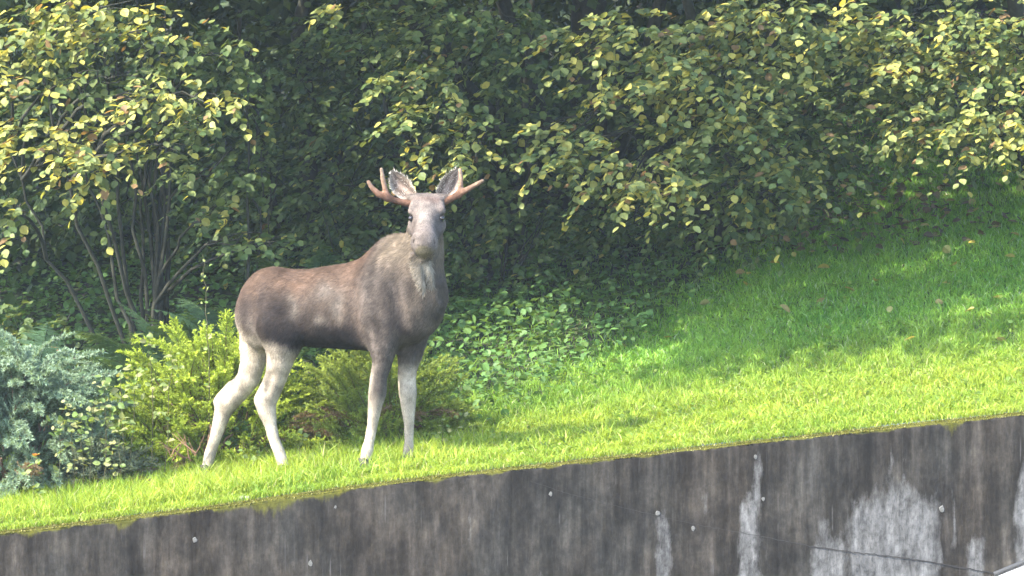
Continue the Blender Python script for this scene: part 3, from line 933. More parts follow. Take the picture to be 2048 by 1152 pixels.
sprig('tall thin bramble shoot standing clear above the golden juniper', [gpt(415, 1.0), P(418, 700, 1.0), P(412, 600, 1.0), P(405, 508, 1.0)], .006, 22, .036)
sprig('leafy bramble shoot against the edge of the golden juniper', [gpt(300, .85), P(305, 780, .9), P(300, 720, .9), P(298, 662, .9)], .005, 30, .05)
for (x0, x1, y1, lab) in ((245, 240, 722, 'pale leaved bramble shoot in the gap between blue and golden junipers'), (215, 205, 745, 'pale bramble shoot touching the side of the blue juniper'), (262, 275, 742, 'short pale bramble shoot leaning towards the golden juniper'), (330, 345, 690, 'pale bramble shoot rising in front of the golden juniper')):
    sprig(lab, [gpt(x0, .6), P((x0 + x1) / 2, (y1 + 860) / 2, .62), P(x1, y1, .6)], .005, 30, .05)
for (x0, x1, y1) in ((150, 135, 800), (180, 190, 790), (205, 225, 812), (165, 160, 830), (120, 118, 845), (235, 250, 835)):
    sprig('low pale green bramble at the foot of the blue juniper', [gpt(x0, .4), P((x0 + x1) / 2, (y1 + 890) / 2, .42), P(x1, y1, .4)], .004, 26, .048)
for (x0, x1, y1, lab) in ((885, 890, 838, 'small pale weed in grass at the edge of the green juniper'), (915, 925, 826, 'small pale weed in open grass just past the green juniper'), (640, 650, 885, 'small pale weed between near hind hoof and near fore hoof'), (700, 705, 890, 'small pale weed close behind the near fore leg')):
    sprig(lab, [gpt(x0, .5), P(x0, y1 + 25, .5), P(x1, y1, .5)], .003, 12, .035, SPR, 'weed', 'weed', 'pale weeds beside the green juniper')
for (x0, x1, y1, lab) in ((488, 485, 880, 'tall grassy weed between the two hind legs of the moose'), (510, 520, 885, 'leafy weed just behind the near hind hoof'), (850, 858, 870, 'tall weed in front of the far fore leg of the moose'), (600, 596, 850, 'tall weed just ahead of the near hind leg')):
    sprig(lab, [gpt(x0, .55), P(x0, y1 + 30, .55), P(x1, y1, .55)], .003, 12, .04, SPR[:2] + SPR[3:4], 'weed', 'weed', 'weeds among the legs of the moose')
# orange flower
fl = sprig('single orange flower on a leafy stem in front of the blue juniper', [gpt(66, .1), P(68, 950, .1), P(72, 913, .1)], .004, 14, .05, SPR[:4], 'flower', 'orange_flower', None)
M_PETAL = foliage_mat('petal', trans=.3, tint=(1.1, .8, .3))
pm_ = mesh('petal', LT * np.array([1, .7, 1]), LF, np.array([.75, .26, .02]), M_PETAL)
for k in range(9):
    o = ob('petal', pm_, fl, P(72, 911, .09) - np.array(fl.location), (rng.normal(0, .3), -.35, k / 9 * 6.283), .032)
# yellow-green dock by the wall
DOCK = [mesh('leaf', LT * np.array([1, .42, 1.5]), LF, np.array(c), M_LEAF) for c in ((.22, .30, .03), (.26, .33, .03), (.18, .27, .03))]
for px, Y, n, s, lab in ((445, -.45, 16, .13, 'bright yellow green dock plant in grass by the wall edge'), (1330, .9, 9, .09, 'broad leaved plantain rosette on the sunlit lawn'), (1245, -.25, 9, .08, 'yellowing rosette in grass close to the wall edge')):
    root = empty('dock_plant', gpt(px, Y) + np.array([0, 0, .045]))
    setp(root, lab, 'plant')
    for k in range(n):
        ob('leaf', DOCK[k % 3], root, (rng.normal(0, .06 * s / .13), rng.normal(0, .03), 0), (rng.normal(0, .4), -rng.uniform(.3, 1.2), k / n * 6.283 + rng.normal(0, .2)), s * rng.uniform(.7, 1.2))
# dead twigs at the foot of the golden juniper
db = empty('dead_branch', gpt(365, .55))
setp(db, 'tangle of dead brown twigs under the golden juniper', 'dead branch')
mb = MB()
for k in range(13):
    a = P(345 + rng.uniform(-10, 50), 912 + rng.uniform(-8, 10), .5 + rng.uniform(0, .2)); e = a + np.array([rng.uniform(-.2, .22), rng.uniform(-.1, .05), rng.uniform(.02, .2)])
    mb.tube(curve(a, e, rng.uniform(-.03, .05), 6, .003), np.linspace(.006, .002, 6), np.array((.16, .09, .05)) * rng.uniform(.6, 1.2), 5)
ob('twigs', mb.mesh('twigs', M_BARK, True, db.location), db)
# pale stone by the wall
mb = MB()
th = np.linspace(0, math.pi, 7)[1:-1]; ph = np.arange(10) / 10 * 6.283
V_ = [[0, 0, .02]] + [[.05 * math.sin(a) * math.cos(b_) * (1 + .15 * math.sin(3 * b_)), .035 * math.sin(a) * math.sin(b_), .02 * math.cos(a)] for a in th for b_ in ph] + [[0, 0, -.02]]
T_ = [(0, 1 + j, 1 + (j + 1) % 10) for j in range(10)] + [t_ for i in range(4) for j in range(10) for t_ in ((1 + i * 10 + j, 11 + i * 10 + j, 11 + i * 10 + (j + 1) % 10), (1 + i * 10 + j, 11 + i * 10 + (j + 1) % 10, 1 + i * 10 + (j + 1) % 10))] + [(51, 41 + (j + 1) % 10, 41 + j) for j in range(10)]
mb.add(V_, np.array(T_), (.28, .27, .24))
sp_ = P(490, 994, -.86); sp_[2] = edge(sp_[0]) + .016
setp(ob('stone', mb.mesh('stone', M_PLUG, True), None, sp_), 'small pale stone lying on the wall top', 'stone')


# ------------------------------------------------------------------ ground cover, grass, fallen leaves
def scatter(n, x0, x1, y0, y1, dens):
    x = rng.uniform(x0, x1, n); y = rng.uniform(y0, y1, n)
    k = rng.random(n) < dens(x, y)
    return x[k], y[k]


def covmask(x, y):
    """1 where leafy ground cover takes over from lawn: behind a line that falls back to the right"""
    line = np.interp(x, [-4, -.6, .4, 1.6, 3.0, 4.5], [1.0, 1.4, 2.7, 4.6, 7.2, 8.6]) + .25 * bumps(x * 2, y * 2, 1, 40)
    return np.clip((y - line) / 2.0 + .35, 0, 1)


gx, gy = scatter(30000, -5, 5, 1.2, 9, lambda x, y: covmask(x, y))
n = len(gx)
h = rng.uniform(.04, .30, n) * (1 + .4 * bumps(gx * 3, gy * 3, 1, 41))
p = np.stack([gx, gy, ground(gx, gy) + h], 1)
d = nrm(rng.normal(0, 1, (n, 3)) * np.array([1, 1, .35]) + np.array([0, -.3, -.2]))
nn = nrm(np.array([0, 0, .9]) + SUN * .3 + rng.normal(0, .35, (n, 3)))
cc = np.array([.085, .17, .05]) * rng.uniform(.7, 1.6, (n, 1)) + np.array([.03, .02, 0]) * rng.random((n, 1))
mb = MB(); mb.add(*leaves_arr(p, d, nn, rng.uniform(.04, .085, n), cc))
setp(ob('ground_cover', mb.mesh('ground_cover', M_LEAF)), 'leafy shaded ground cover between lawn and hazels', 'ground cover', kind='stuff')


def blades(x, y, h, wid, lean, col, tipc=None, curl=.5):
    n = len(x)
    p = np.stack([x, y, ground(x, y) - .012], 1)
    a = rng.uniform(0, 6.283, n)
    w3 = np.stack([np.cos(a), np.sin(a), np.zeros(n)], 1) * (wid / 2)[:, None]
    b_ = rng.uniform(0, 6.283, n)
    ld = np.stack([np.cos(b_), np.sin(b_), np.zeros(n)], 1) * (h * lean)[:, None]
    up = np.array([0, 0, 1.]) * h[:, None]
    m = p + up * .55 + ld * .35
    t = p + up * (1 - curl * lean[:, None] * .5) + ld * 1.1
    V_ = np.stack([p - w3, p + w3, m - w3 * .8, m + w3 * .8, t], 1).reshape(-1, 3)
    Fq = np.array([(0, 1, 3), (0, 3, 2), (2, 3, 4)])
    F_ = (Fq[None] + (np.arange(n) * 5)[:, None, None]).reshape(-1, 3)
    f = np.array([.75, .75, 1, 1, 1.12])
    C_ = (col[:, None] * f[None, :, None]).reshape(-1, 3)
    return V_, F_, C_


def grasscol(x, y):
    n = len(x)
    t = np.clip(.5 + .4 * bumps(x * 2.2, y * 2.2, 1, 50) + .35 * bumps(x * 14, y * 9, 1, 54) + rng.normal(0, .3, n), 0, 1)[:, None]
    c = np.array([.145, .255, .024]) * (1 - t) + np.array([.36, .43, .05]) * t
    k = rng.random(n)
    c = np.where((k < .06)[:, None], np.array([.40, .38, .15]), c)
    f = np.clip((y - 1.2 + .5 * bumps(x * 2, y * 2, 1, 56)) / 2.4, 0, 1)[:, None]      # cooler tone of the shaded lawn put into the colour towards the trees
    c = c * (1 - f + f * np.array([.82, 1.12, 1.5]))
    return c * rng.uniform(.75, 1.2, (n, 1))


mb = MB()
x, y = scatter(230000, -4.1, 4.3, -.84, 3.0, lambda x, y: (1 - .75 * covmask(x, y)) * np.clip(.75 + .5 * bumps(x * 5, y * 5, 1, 51), .15, 1))
hh = rng.uniform(.025, .085, len(x)) * (1 + .5 * bumps(x * 4, y * 4, 1, 52)) * np.clip(1 + .9 * bumps(x * 15, y * 9, 1, 53), .35, 1.9)
hh *= np.where(x < -1.2, 1.5, 1.2) * np.clip((y + .84) / .15, .5, 1)
mb.add(*blades(x, y, hh, rng.uniform(.005, .011, len(x)), rng.uniform(.2, 1.1, len(x)), grasscol(x, y)))
x, y = scatter(180000, -1.0, 5.4, 3.0, 9.0, lambda x, y: 1 - .93 * covmask(x, y))
hh = rng.uniform(.04, .10, len(x))
mb.add(*blades(x, y, hh, rng.uniform(.006, .011, len(x)), rng.uniform(.2, 1.1, len(x)), grasscol(x, y) * 1.08))  # colour lifted once more for the shaded rear lawn
# longer uncut grass in front of the junipers and along their feet
x, y = scatter(16000, -4.1, -.2, -.7, 1.0, lambda x, y: np.clip(np.interp(x, [-4, -2, -.9, -.2], [1, .8, .45, .15]) * (y + .9) / 1.1, 0, 1))
hh = rng.uniform(.09, .20, len(x))
mb.add(*blades(x, y, hh, rng.uniform(.004, .008, len(x)), rng.uniform(.15, .8, len(x)), grasscol(x, y)))
# sparse tall stalks, and a fringe leaning over the wall top
x, y = scatter(2600, -4.1, 4.2, -.7, 2.4, lambda x, y: 1 - covmask(x, y))
hh = rng.uniform(.10, .17, len(x))
mb.add(*blades(x, y, hh, rng.uniform(.003, .006, len(x)), rng.uniform(.2, .7, len(x)), grasscol(x, y) * 1.15))
x, y = scatter(22000, -4.1, 4.2, -.97, -.76, lambda x, y: np.clip((y + 1.0) / .16 + .5 * bumps(x * 8, y, 1, 55), 0, 1))
mb.add(*blades(x, y, rng.uniform(.02, .06, len(x)), rng.uniform(.004, .007, len(x)), rng.uniform(.4, 1.4, len(x)), grasscol(x, y)))
setp(ob('grass', mb.mesh('grass', M_GRASS)), 'bright ragged grass of the sloping lawn', 'grass', kind='stuff')

# clover and other broad weeds in the lawn
gx, gy = scatter(13000, -2.5, 4.4, -.6, 4.5, lambda x, y: (1 - covmask(x, y)) * np.clip(.5 + .9 * bumps(x * 3, y * 3, 1, 60), 0.03, 1) * .8)
n = len(gx)
p = np.stack([gx, gy, ground(gx, gy) + rng.uniform(.015, .06, n)], 1)
d = nrm(rng.normal(0, 1, (n, 3)) * np.array([1, 1, .3])); nn = nrm(np.array([0, 0, .8]) + rng.normal(0, .35, (n, 3)))
cc = np.where(rng.random((n, 1)) < .5, np.array([.14, .23, .035]), np.array([.22, .31, .06])) * rng.uniform(.7, 1.2, (n, 1))
mb = MB(); mb.add(*leaves_arr(p, d, nn, rng.uniform(.022, .045, n), cc))
setp(ob('clover', mb.mesh('clover', M_GRASS)), 'clover and small weeds growing through the lawn', 'clover', kind='stuff')

# moss along the wall arris
x = rng.uniform(-4.2, 4.2, 26000)
k = rng.random(len(x)) < np.clip(.45 + .6 * bumps(x * 7, x * 0, 1, 70) + np.interp(x, [-4, 0, 4], [.3, 0, -.1]), .05, 1)
x = x[k]
n = len(x)
y = -.86 - .145 * rng.random(n) ** .6
z = edge(x) - np.where(y < -.985, .014, .0)
p = np.stack([x, y, z], 1)
d = nrm(np.stack([rng.normal(0, .7, n), -.5 + rng.normal(0, .5, n), .4 + rng.normal(0, .4, n)], 1))
nn = nrm(rng.normal(0, .5, (n, 3)) + np.array([0, 0, .7]))
cc = np.where(rng.random((n, 1)) < .6, np.array([.17, .18, .035]), np.array([.28, .25, .09])) * rng.uniform(.6, 1.2, (n, 1))
mb = MB(); mb.add(*leaves_arr(p, d, nn, rng.uniform(.006, .016, n), cc, True))
setp(ob('moss', mb.mesh('moss', M_GRASS)), 'yellowish moss lining the top edge of the wall', 'moss', kind='stuff')

# leaf litter under the far hazel
gx, gy = scatter(5200, 1.8, 5.6, 4.6, 9.2, lambda x, y: np.clip(.15 + 1.1 * bumps(x * 1.6, y * 1.6, 1, 90) + (y - 6.2) * .3, 0, 1))
n = len(gx)
p = np.stack([gx, gy, ground(gx, gy) + rng.uniform(.02, .07, n)], 1)
cc = np.array([.13, .10, .06]) * rng.uniform(.5, 1.6, (n, 1)); cc = np.where(rng.random((n, 1)) < .12, np.array([.34, .28, .12]), cc)
mb = MB(); mb.add(*leaves_arr(p, nrm(rng.normal(0, 1, (n, 3)) * np.array([1, 1, .3])), nrm(np.array([0, -.2, .8]) + rng.normal(0, .4, (n, 3))), rng.uniform(.05, .10, n), cc))
setp(ob('leaf_litter', mb.mesh('leaf_litter', M_LEAF)), 'brown leaf litter under the hazel at the top of the lawn', 'leaf litter', kind='stuff')

# fallen leaves
FALL = [mesh('fallen_leaf', LT * np.array([1, .9, 1.6]), LF, np.array(c), M_LEAF) for c in ((.40, .33, .08), (.46, .40, .14), (.36, .28, .11), (.38, .36, .14))]
spots = [(1495, 580), (1625, 520), (1690, 590), (1560, 495), (1660, 550), (1885, 580), (2020, 480), (1900, 520), (1910, 545), (1840, 465), (1470, 560), (1760, 520), (1755, 575), (1985, 610), (1580, 640), (1780, 640), (1130, 620), (1165, 600), (1075, 645), (1240, 700), (1345, 690), (1830, 690), (1995, 690), (1720, 470), (1950, 500), (1800, 490), (1880, 440), (1960, 430), (1740, 440), (2030, 530), (1650, 610), (1420, 620), (1540, 540), (1930, 640), (1870, 620)]
ysamp = np.linspace(-.5, 9, 400)
for i, (px, py) in enumerate(spots):
    # where the sight line meets the bank
    s = (ysamp + D) / F
    zz = CZ - (py - 576) * s
    gg = ground((px - 1024) * s, ysamp)
    hit = np.argmax(gg > zz)
    if gg[hit] <= zz[hit]: continue
    q = np.array([(px - 1024) * s[hit], ysamp[hit], gg[hit] + .06])
    o = ob('fallen_leaf', FALL[i % 4], None, q, (rng.normal(0, .5), rng.normal(0, .4), rng.uniform(0, 6.28)), rng.uniform(.07, .11))
    setp(o, 'dry yellowish leaf fallen on the shaded part of the lawn', 'leaf', 'leaves fallen on the lawn')


# ------------------------------------------------------------------ the moose
TH = math.radians(30)
MO = np.array([-1.23, .2, 0.0])
HH = np.array([math.cos(TH), -math.sin(TH), 0]); LL = np.array([math.sin(TH), math.cos(TH), 0])


def ML(u, v, w_):
    return MO + HH * u + LL * v + np.array([0, 0, w_])


class SDF:
    def __init__(s, lo, hi, h):
        s.lo = np.array(lo, float); s.h = h
        s.n = np.ceil((np.array(hi) - s.lo) / h).astype(int) + 1
        s.f = np.full(s.n, 1.0, np.float32)
        s.ax = [s.lo[i] + h * np.arange(s.n[i]) for i in range(3)]

    def blk(s, lo, hi):
        sl = []
        for i in range(3):
            a = max(0, int((lo[i] - s.lo[i]) / s.h) - 1); b_ = min(s.n[i], int((hi[i] - s.lo[i]) / s.h) + 3)
            sl.append(slice(a, max(a + 1, b_)))
        X_, Y_, Z_ = np.meshgrid(*[s.ax[i][sl[i]] for i in range(3)], indexing='ij')
        return tuple(sl), X_, Y_, Z_

    def put(s, sl, d, k, sub=False):
        a = s.f[sl]
        if sub:
            d = -d
            h_ = np.maximum(k - np.abs(a - d), 0) / k
            s.f[sl] = np.maximum(a, d) + h_ * h_ * k / 4
        else:
            h_ = np.maximum(k - np.abs(a - d), 0) / k
            s.f[sl] = np.minimum(a, d) - h_ * h_ * k / 4

    def cone(s, a, b_, ra, rb, k=.04, sub=False):
        a = np.asarray(a, float); b_ = np.asarray(b_, float)
        m = max(ra, rb) + k + .03
        sl, X_, Y_, Z_ = s.blk(np.minimum(a, b_) - m, np.maximum(a, b_) + m)
        ab = b_ - a
        dx, dy, dz = X_ - a[0], Y_ - a[1], Z_ - a[2]
        t = np.clip((dx * ab[0] + dy * ab[1] + dz * ab[2]) / max(ab @ ab, 1e-9), 0, 1)
        d = np.sqrt((dx - t * ab[0]) ** 2 + (dy - t * ab[1]) ** 2 + (dz - t * ab[2]) ** 2) - (ra + t * (rb - ra))
        s.put(sl, d, k, sub)

    def chain(s, pts, k=.035):
        """tapered limb through points: rounded union inside the limb, one smooth union with the rest"""
        P_ = np.array([p for p, r in pts]); m = max(r for p, r in pts) + k + .03
        sl, X_, Y_, Z_ = s.blk(P_.min(0) - m, P_.max(0) + m)
        D_ = np.full(X_.shape, 9.0)
        for (a, ra), (b_, rb) in zip(pts[:-1], pts[1:]):
            ab = b_ - a
            dx, dy, dz = X_ - a[0], Y_ - a[1], Z_ - a[2]
            t = np.clip((dx * ab[0] + dy * ab[1] + dz * ab[2]) / max(ab @ ab, 1e-9), 0, 1)
            D_ = np.minimum(D_, np.sqrt((dx - t * ab[0]) ** 2 + (dy - t * ab[1]) ** 2 + (dz - t * ab[2]) ** 2) - (ra + t * (rb - ra)))
        s.put(sl, D_.astype(np.float32), k)

    def ell(s, c, ax, rad, k=.05, sub=False):
        c = np.asarray(c, float)
        m = max(rad) + k + .03
        sl, X_, Y_, Z_ = s.blk(c - m, c + m)
        q = np.zeros_like(X_)
        for a, r in zip(ax, rad):
            q += (((X_ - c[0]) * a[0] + (Y_ - c[1]) * a[1] + (Z_ - c[2]) * a[2]) / r) ** 2
        q = np.sqrt(q)
        s.put(sl, (q - 1) * min(rad) * (.6 + .4 * np.minimum(q, 1)), k, sub)

    def mesh(s):
        """naive surface nets"""
        f = s.f
        ins = f < 0
        n = f.shape
        cs = np.zeros([x - 1 for x in n], np.int8)
        for i in (0, 1):
            for j in (0, 1):
                for k in (0, 1):
                    cs += ins[i:n[0] - 1 + i, j:n[1] - 1 + j, k:n[2] - 1 + k]
        act = (cs > 0) & (cs < 8)
        idx = np.full(act.shape, -1, np.int64)
        I = np.argwhere(act)
        idx[act] = np.arange(len(I))
        acc = np.zeros((len(I), 3)); cnt = np.zeros(len(I))
        for ax in range(3):
            o1, o2 = [a for a in range(3) if a != ax]
            for i in (0, 1):
                for j in (0, 1):
                    a = I.copy(); a[:, o1] += i; a[:, o2] += j
                    b_ = a.copy(); b_[:, ax] += 1
                    fa = f[tuple(a.T)]; fb = f[tuple(b_.T)]
                    c = (fa < 0) != (fb < 0)
                    t = np.where(c, fa / np.where(c, fa - fb, 1), 0)
                    q = a.astype(float); q[:, ax] += t
                    acc += np.where(c[:, None], q, 0); cnt += c
        Vv = s.lo + s.h * acc / cnt[:, None]
        Q = []
        for ax in range(3):
            o1, o2 = [(1, 2), (2, 0), (0, 1)][ax]
            a = [slice(None)] * 3; b_ = [slice(None)] * 3
            a[ax] = slice(0, n[ax] - 1); b_[ax] = slice(1, n[ax])
            c = ins[tuple(a)] != ins[tuple(b_)]
            E = np.argwhere(c)
            E = E[(E[:, o1] > 0) & (E[:, o2] > 0) & (E[:, o1] < n[o1] - 1) & (E[:, o2] < n[o2] - 1)]
            neg = ins[tuple(E.T)]
            qs = []
            for (d1, d2) in ((1, 1), (0, 1), (0, 0), (1, 0)):
                e = E.copy(); e[:, o1] -= d1; e[:, o2] -= d2
                qs.append(idx[tuple(e.T)])
            q = np.stack(qs, 1)
            q[~neg] = q[~neg][:, ::-1]
            Q.append(q)
        Q = np.vstack(Q)
        return Vv, Q


def smooth_mesh(V_, Q_, it=2, lam=.5):
    E = np.vstack([Q_[:, [0, 1]], Q_[:, [1, 2]], Q_[:, [2, 3]], Q_[:, [3, 0]]])
    E = np.vstack([E, E[:, ::-1]])
    for _ in range(it):
        s = np.zeros_like(V_); c = np.zeros(len(V_))
        np.add.at(s, E[:, 0], V_[E[:, 1]]); np.add.at(c, E[:, 0], 1)
        V_ = V_ * (1 - lam) + lam * s / np.maximum(c, 1)[:, None]
    return V_


R = SDF((-2.48, -.98, -.17), (-.22, 1.02, 2.06), .0125)
# trunk: interpolated sections along the body axis
us = [-.865, -.81, -.74, -.65, -.50, -.27, .07, .29, .45, .58, .69, .78, .845]
zt = [1.16, 1.24, 1.315, 1.365, 1.40, 1.405, 1.45, 1.515, 1.60, 1.60, 1.50, 1.40, 1.30]
zb = [1.03, .95, .89, .86, .85, .845, .83, .82, .835, .88, .94, 1.03, 1.14]
hw = [.055, .13, .185, .215, .235, .245, .255, .245, .23, .215, .19, .145, .08]
sl, X_, Y_, Z_ = R.blk((-2.48, -.98, .6), (-.22, 1.02, 1.85))
u_ = (X_ - MO[0]) * HH[0] + (Y_ - MO[1]) * HH[1]
v_ = (X_ - MO[0]) * LL[0] + (Y_ - MO[1]) * LL[1]
ztu = np.interp(u_, us, zt); zbu = np.interp(u_, us, zb); hwu = np.interp(u_, us, hw)
zc = .45 * ztu + .55 * zbu
hh_up = ztu - zc; hh_dn = zc - zbu
wz = np.where(Z_ > zc, (Z_ - zc) / hh_up, (zc - Z_) / hh_dn)
ridge = np.interp(u_, [-.9, -.3, .1, .45, .7, .9], [.15, .2, .35, .6, .4, .1])
tap = 1 - np.where(Z_ > zc, ridge * np.clip(wz, 0, 1.2) ** 1.5, .12 * np.clip(wz, 0, 1.2) ** 2)
rr = (np.abs(v_ / (hwu * tap)) ** 2.25 + wz ** 2.25) ** (1 / 2.25)
dd = (rr - 1) * np.minimum(hwu, .5 * (ztu - zbu)) * .9
dd = np.maximum(dd, np.maximum(u_ - .85, -.87 - u_))
R.put(sl, dd.astype(np.float32), .01)


# legs: (px, py, radius px) down the photo, with the body-relative depth
def leg(pts, k=.04):
    L_ = []
    for (px, py, Y, r) in pts:
        L_.append((P(px, py, Y), r * (Y + D) / F))
    R.chain(L_, k)


# near (right) fore: shoulder, elbow, forearm, knee, cannon, fetlock, pastern
R.ell(ML(.47, -.16, 1.22), (nrm(HH * .35 + np.array([0, 0, 1])), nrm(HH - np.array([0, 0, .35])), LL), (.34, .155, .09), .09)
leg([(778, 640, -.12, 40), (768, 690, -.13, 28), (765, 724, -.12, 20), (757, 756, -.12, 17), (755, 785, -.12, 18.5), (750, 812, -.12, 14.5), (745, 850, -.11, 10.5), (739, 881, -.11, 10), (735, 900, -.11, 12), (731, 918, -.12, 11)])
# far (left) fore
R.ell(ML(.50, .14, 1.18), (nrm(HH * .35 + np.array([0, 0, 1])), nrm(HH - np.array([0, 0, .35])), LL), (.32, .15, .09), .09)
leg([(826, 650, .10, 38), (822, 700, .09, 26), (815, 738, .08, 19.5), (814, 760, .08, 18), (816, 787, .07, 18), (817, 818, .07, 14), (818, 850, .07, 10), (818, 881, .07, 9), (817, 898, .07, 10.5), (815, 912, .06, 10)])
# near (right) hind: haunch, thigh, stifle, gaskin, hock, cannon, fetlock
R.ell(ML(-.58, -.13, 1.12), (nrm(HH * .25 + np.array([0, 0, 1])), nrm(HH - np.array([0, 0, .25])), LL), (.29, .205, .12), .09)
leg([(560, 650, .28, 50), (566, 690, .26, 36), (560, 722, .27, 27), (553, 752, .29, 22.5), (540, 782, .31, 22), (531, 803, .32, 22), (534, 822, .32, 18.5), (541, 850, .31, 12.5), (549, 881, .30, 11), (560, 908, .30, 11.5), (567, 930, .29, 11)])
R.cone(P(523, 797, .33), P(541, 765, .33), 13 * .0036, 10 * .0036, .03)     # point of hock, tendon
# far (left) hind, set back
R.ell(ML(-.66, .13, 1.10), (nrm(HH * .1 + np.array([0, 0, 1])), nrm(HH - np.array([0, 0, .1])), LL), (.28, .18, .11), .09)
leg([(520, 650, .62, 42), (510, 695, .62, 30), (506, 725, .62, 25), (497, 757, .64, 23), (474, 785, .66, 22), (456, 804, .68, 22), (447, 822, .69, 18), (438, 850, .69, 14), (429, 881, .70, 11.5), (420, 908, .70, 11.5), (415, 930, .70, 11)])
R.cone(P(437, 803, .69), P(462, 772, .67), 11 * .0036, 10 * .0036, .03)
# grooves: behind the shoulder, flank hollow, between tendon and shin
for a, b_, r in ((ML(.27, -.262, 1.28), ML(.25, -.262, .84), .035), (ML(.60, -.235, 1.30), ML(.66, -.195, 1.0), .035)):
    R.cone(a, b_, r, r, .07, True)
for a, b_ in ((P(541, 752, .20), P(533, 782, .24)), (P(462, 770, .575), P(446, 792, .60))):
    R.cone(a, b_, .022, .018, .03, True)
for k_ in range(5):
    R.cone(ML(-.16 + .08 * k_, -.278, 1.25), ML(-.20 + .08 * k_, -.278, .95), .022, .022, .05, True)
# brisket and neck
R.ell(ML(.66, 0, 1.14), (HH, LL, np.array([0, 0, 1.])), (.155, .155, .20), .10)
R.chain([(ML(.42, 0, 1.33), .225), (P(836, 560, -.13), .180), (P(847, 515, -.18), .146), (P(851, 462, -.22), .122), (P(855, 428, -.24), .105)], .08)
R.ell(ML(.49, 0, 1.505), (HH, LL, np.array([0, 0, 1.])), (.20, .09, .145), .06)   # hump
# head: sections along its axis
HA = P(856, 411, -.22); HB = P(848, 491, -.70)
hax = nrm(HB - HA); hs = nrm(np.cross(hax, np.array([0, 0, 1.]))); ht = np.cross(hs, hax); hl = np.linalg.norm(HB - HA)
sl, X_, Y_, Z_ = R.blk((-.85, -.95, 1.35), (-.35, .05, 2.05))
dx, dy, dz = X_ - HA[0], Y_ - HA[1], Z_ - HA[2]
sa = (dx * hax[0] + dy * hax[1] + dz * hax[2]) / hl
sb = dx * hs[0] + dy * hs[1] + dz * hs[2]
sc = dx * ht[0] + dy * ht[1] + dz * ht[2]
kn = [-.16, -.08, .05, .2, .33, .5, .65, .8, .92, 1.02, 1.09]
hwk = [.04, .08, .104, .113, .107, .080, .073, .080, .086, .077, .04]
hup = [.05, .075, .092, .095, .09, .08, .078, .082, .085, .072, .03]
hdn = [.06, .10, .13, .135, .13, .10, .085, .085, .088, .075, .03]
wk = np.interp(sa, kn, hwk); up_ = np.interp(sa, kn, hup); dn_ = np.interp(sa, kn, hdn)
qz = np.where(sc > 0, sc / up_, sc / dn_)
dd = (np.sqrt((sb / wk) ** 2 + qz ** 2) - 1) * np.minimum(wk, up_) * .9
dd = np.maximum(dd, np.maximum(sa - 1.08, -.15 - sa) * hl)
R.put(sl, dd.astype(np.float32), .05)


def HP(s, b_, c):
    return HA + hax * s * hl + hs * b_ + ht * c


R.ell(HP(.93, 0, -.015), (hs, ht, hax), (.080, .085, .075), .05)            # bulbous nose
R.ell(HP(.82, 0, -.135), (hs, ht, hax), (.045, .035, .075), .02)            # chin
for s in (-1, 1):
    R.cone(HP(.10, s * .085, .05), HP(.30, s * .108, .045), .032, .026, .03)   # brow ridge
    R.cone(HP(-.02, s * .07, .05), HP(-.03, s * .125, .05), .036, .030, .03)   # pedicle
    R.ell(HP(.36, s * .118, .012), (hs, ht, hax), (.014, .020, .026), .02, True)   # eye socket
    R.ell(HP(.985, s * .058, .012), (nrm(hs * s + hax), ht, nrm(hax - hs * s)), (.018, .028, .016), .02, True)   # nostril
    R.cone(HP(.30, s * .085, -.07), HP(.70, s * .055, -.05), .045, .03, .05)   # cheek
R.cone(HP(.94, -.08, -.105), HP(.94, .08, -.105), .020, .020, .02, True) # mouth line hint
# bell
R.chain([(P(832, 515, -.52), .046), (P(838, 547, -.53), .032), (P(848, 585, -.53), .012)], .02)
R.chain([(P(852, 525, -.50), .036), (P(859, 553, -.50), .028), (P(866, 575, -.49), .014)], .02)
R.chain([(P(845, 500, -.42), .07), (P(848, 545, -.30), .06)], .06)
R.chain([(ML(-.83, 0, 1.22), .035), (ML(-.875, 0, 1.13), .026), (ML(-.87, 0, 1.08), .014)], .03)  # tail
# belly fold between thigh and flank
R.chain([(ML(-.30, -.18, .94), .055), (ML(-.42, -.16, .86), .05)], .06)
MV, MQ = R.mesh()
MV = smooth_mesh(MV, MQ, 2, .5)
# normals
fn = np.cross(MV[MQ[:, 2]] - MV[MQ[:, 0]], MV[MQ[:, 3]] - MV[MQ[:, 1]])
MN = np.zeros_like(MV)
for i in range(4): np.add.at(MN, MQ[:, i], fn)
MN = nrm(MN)


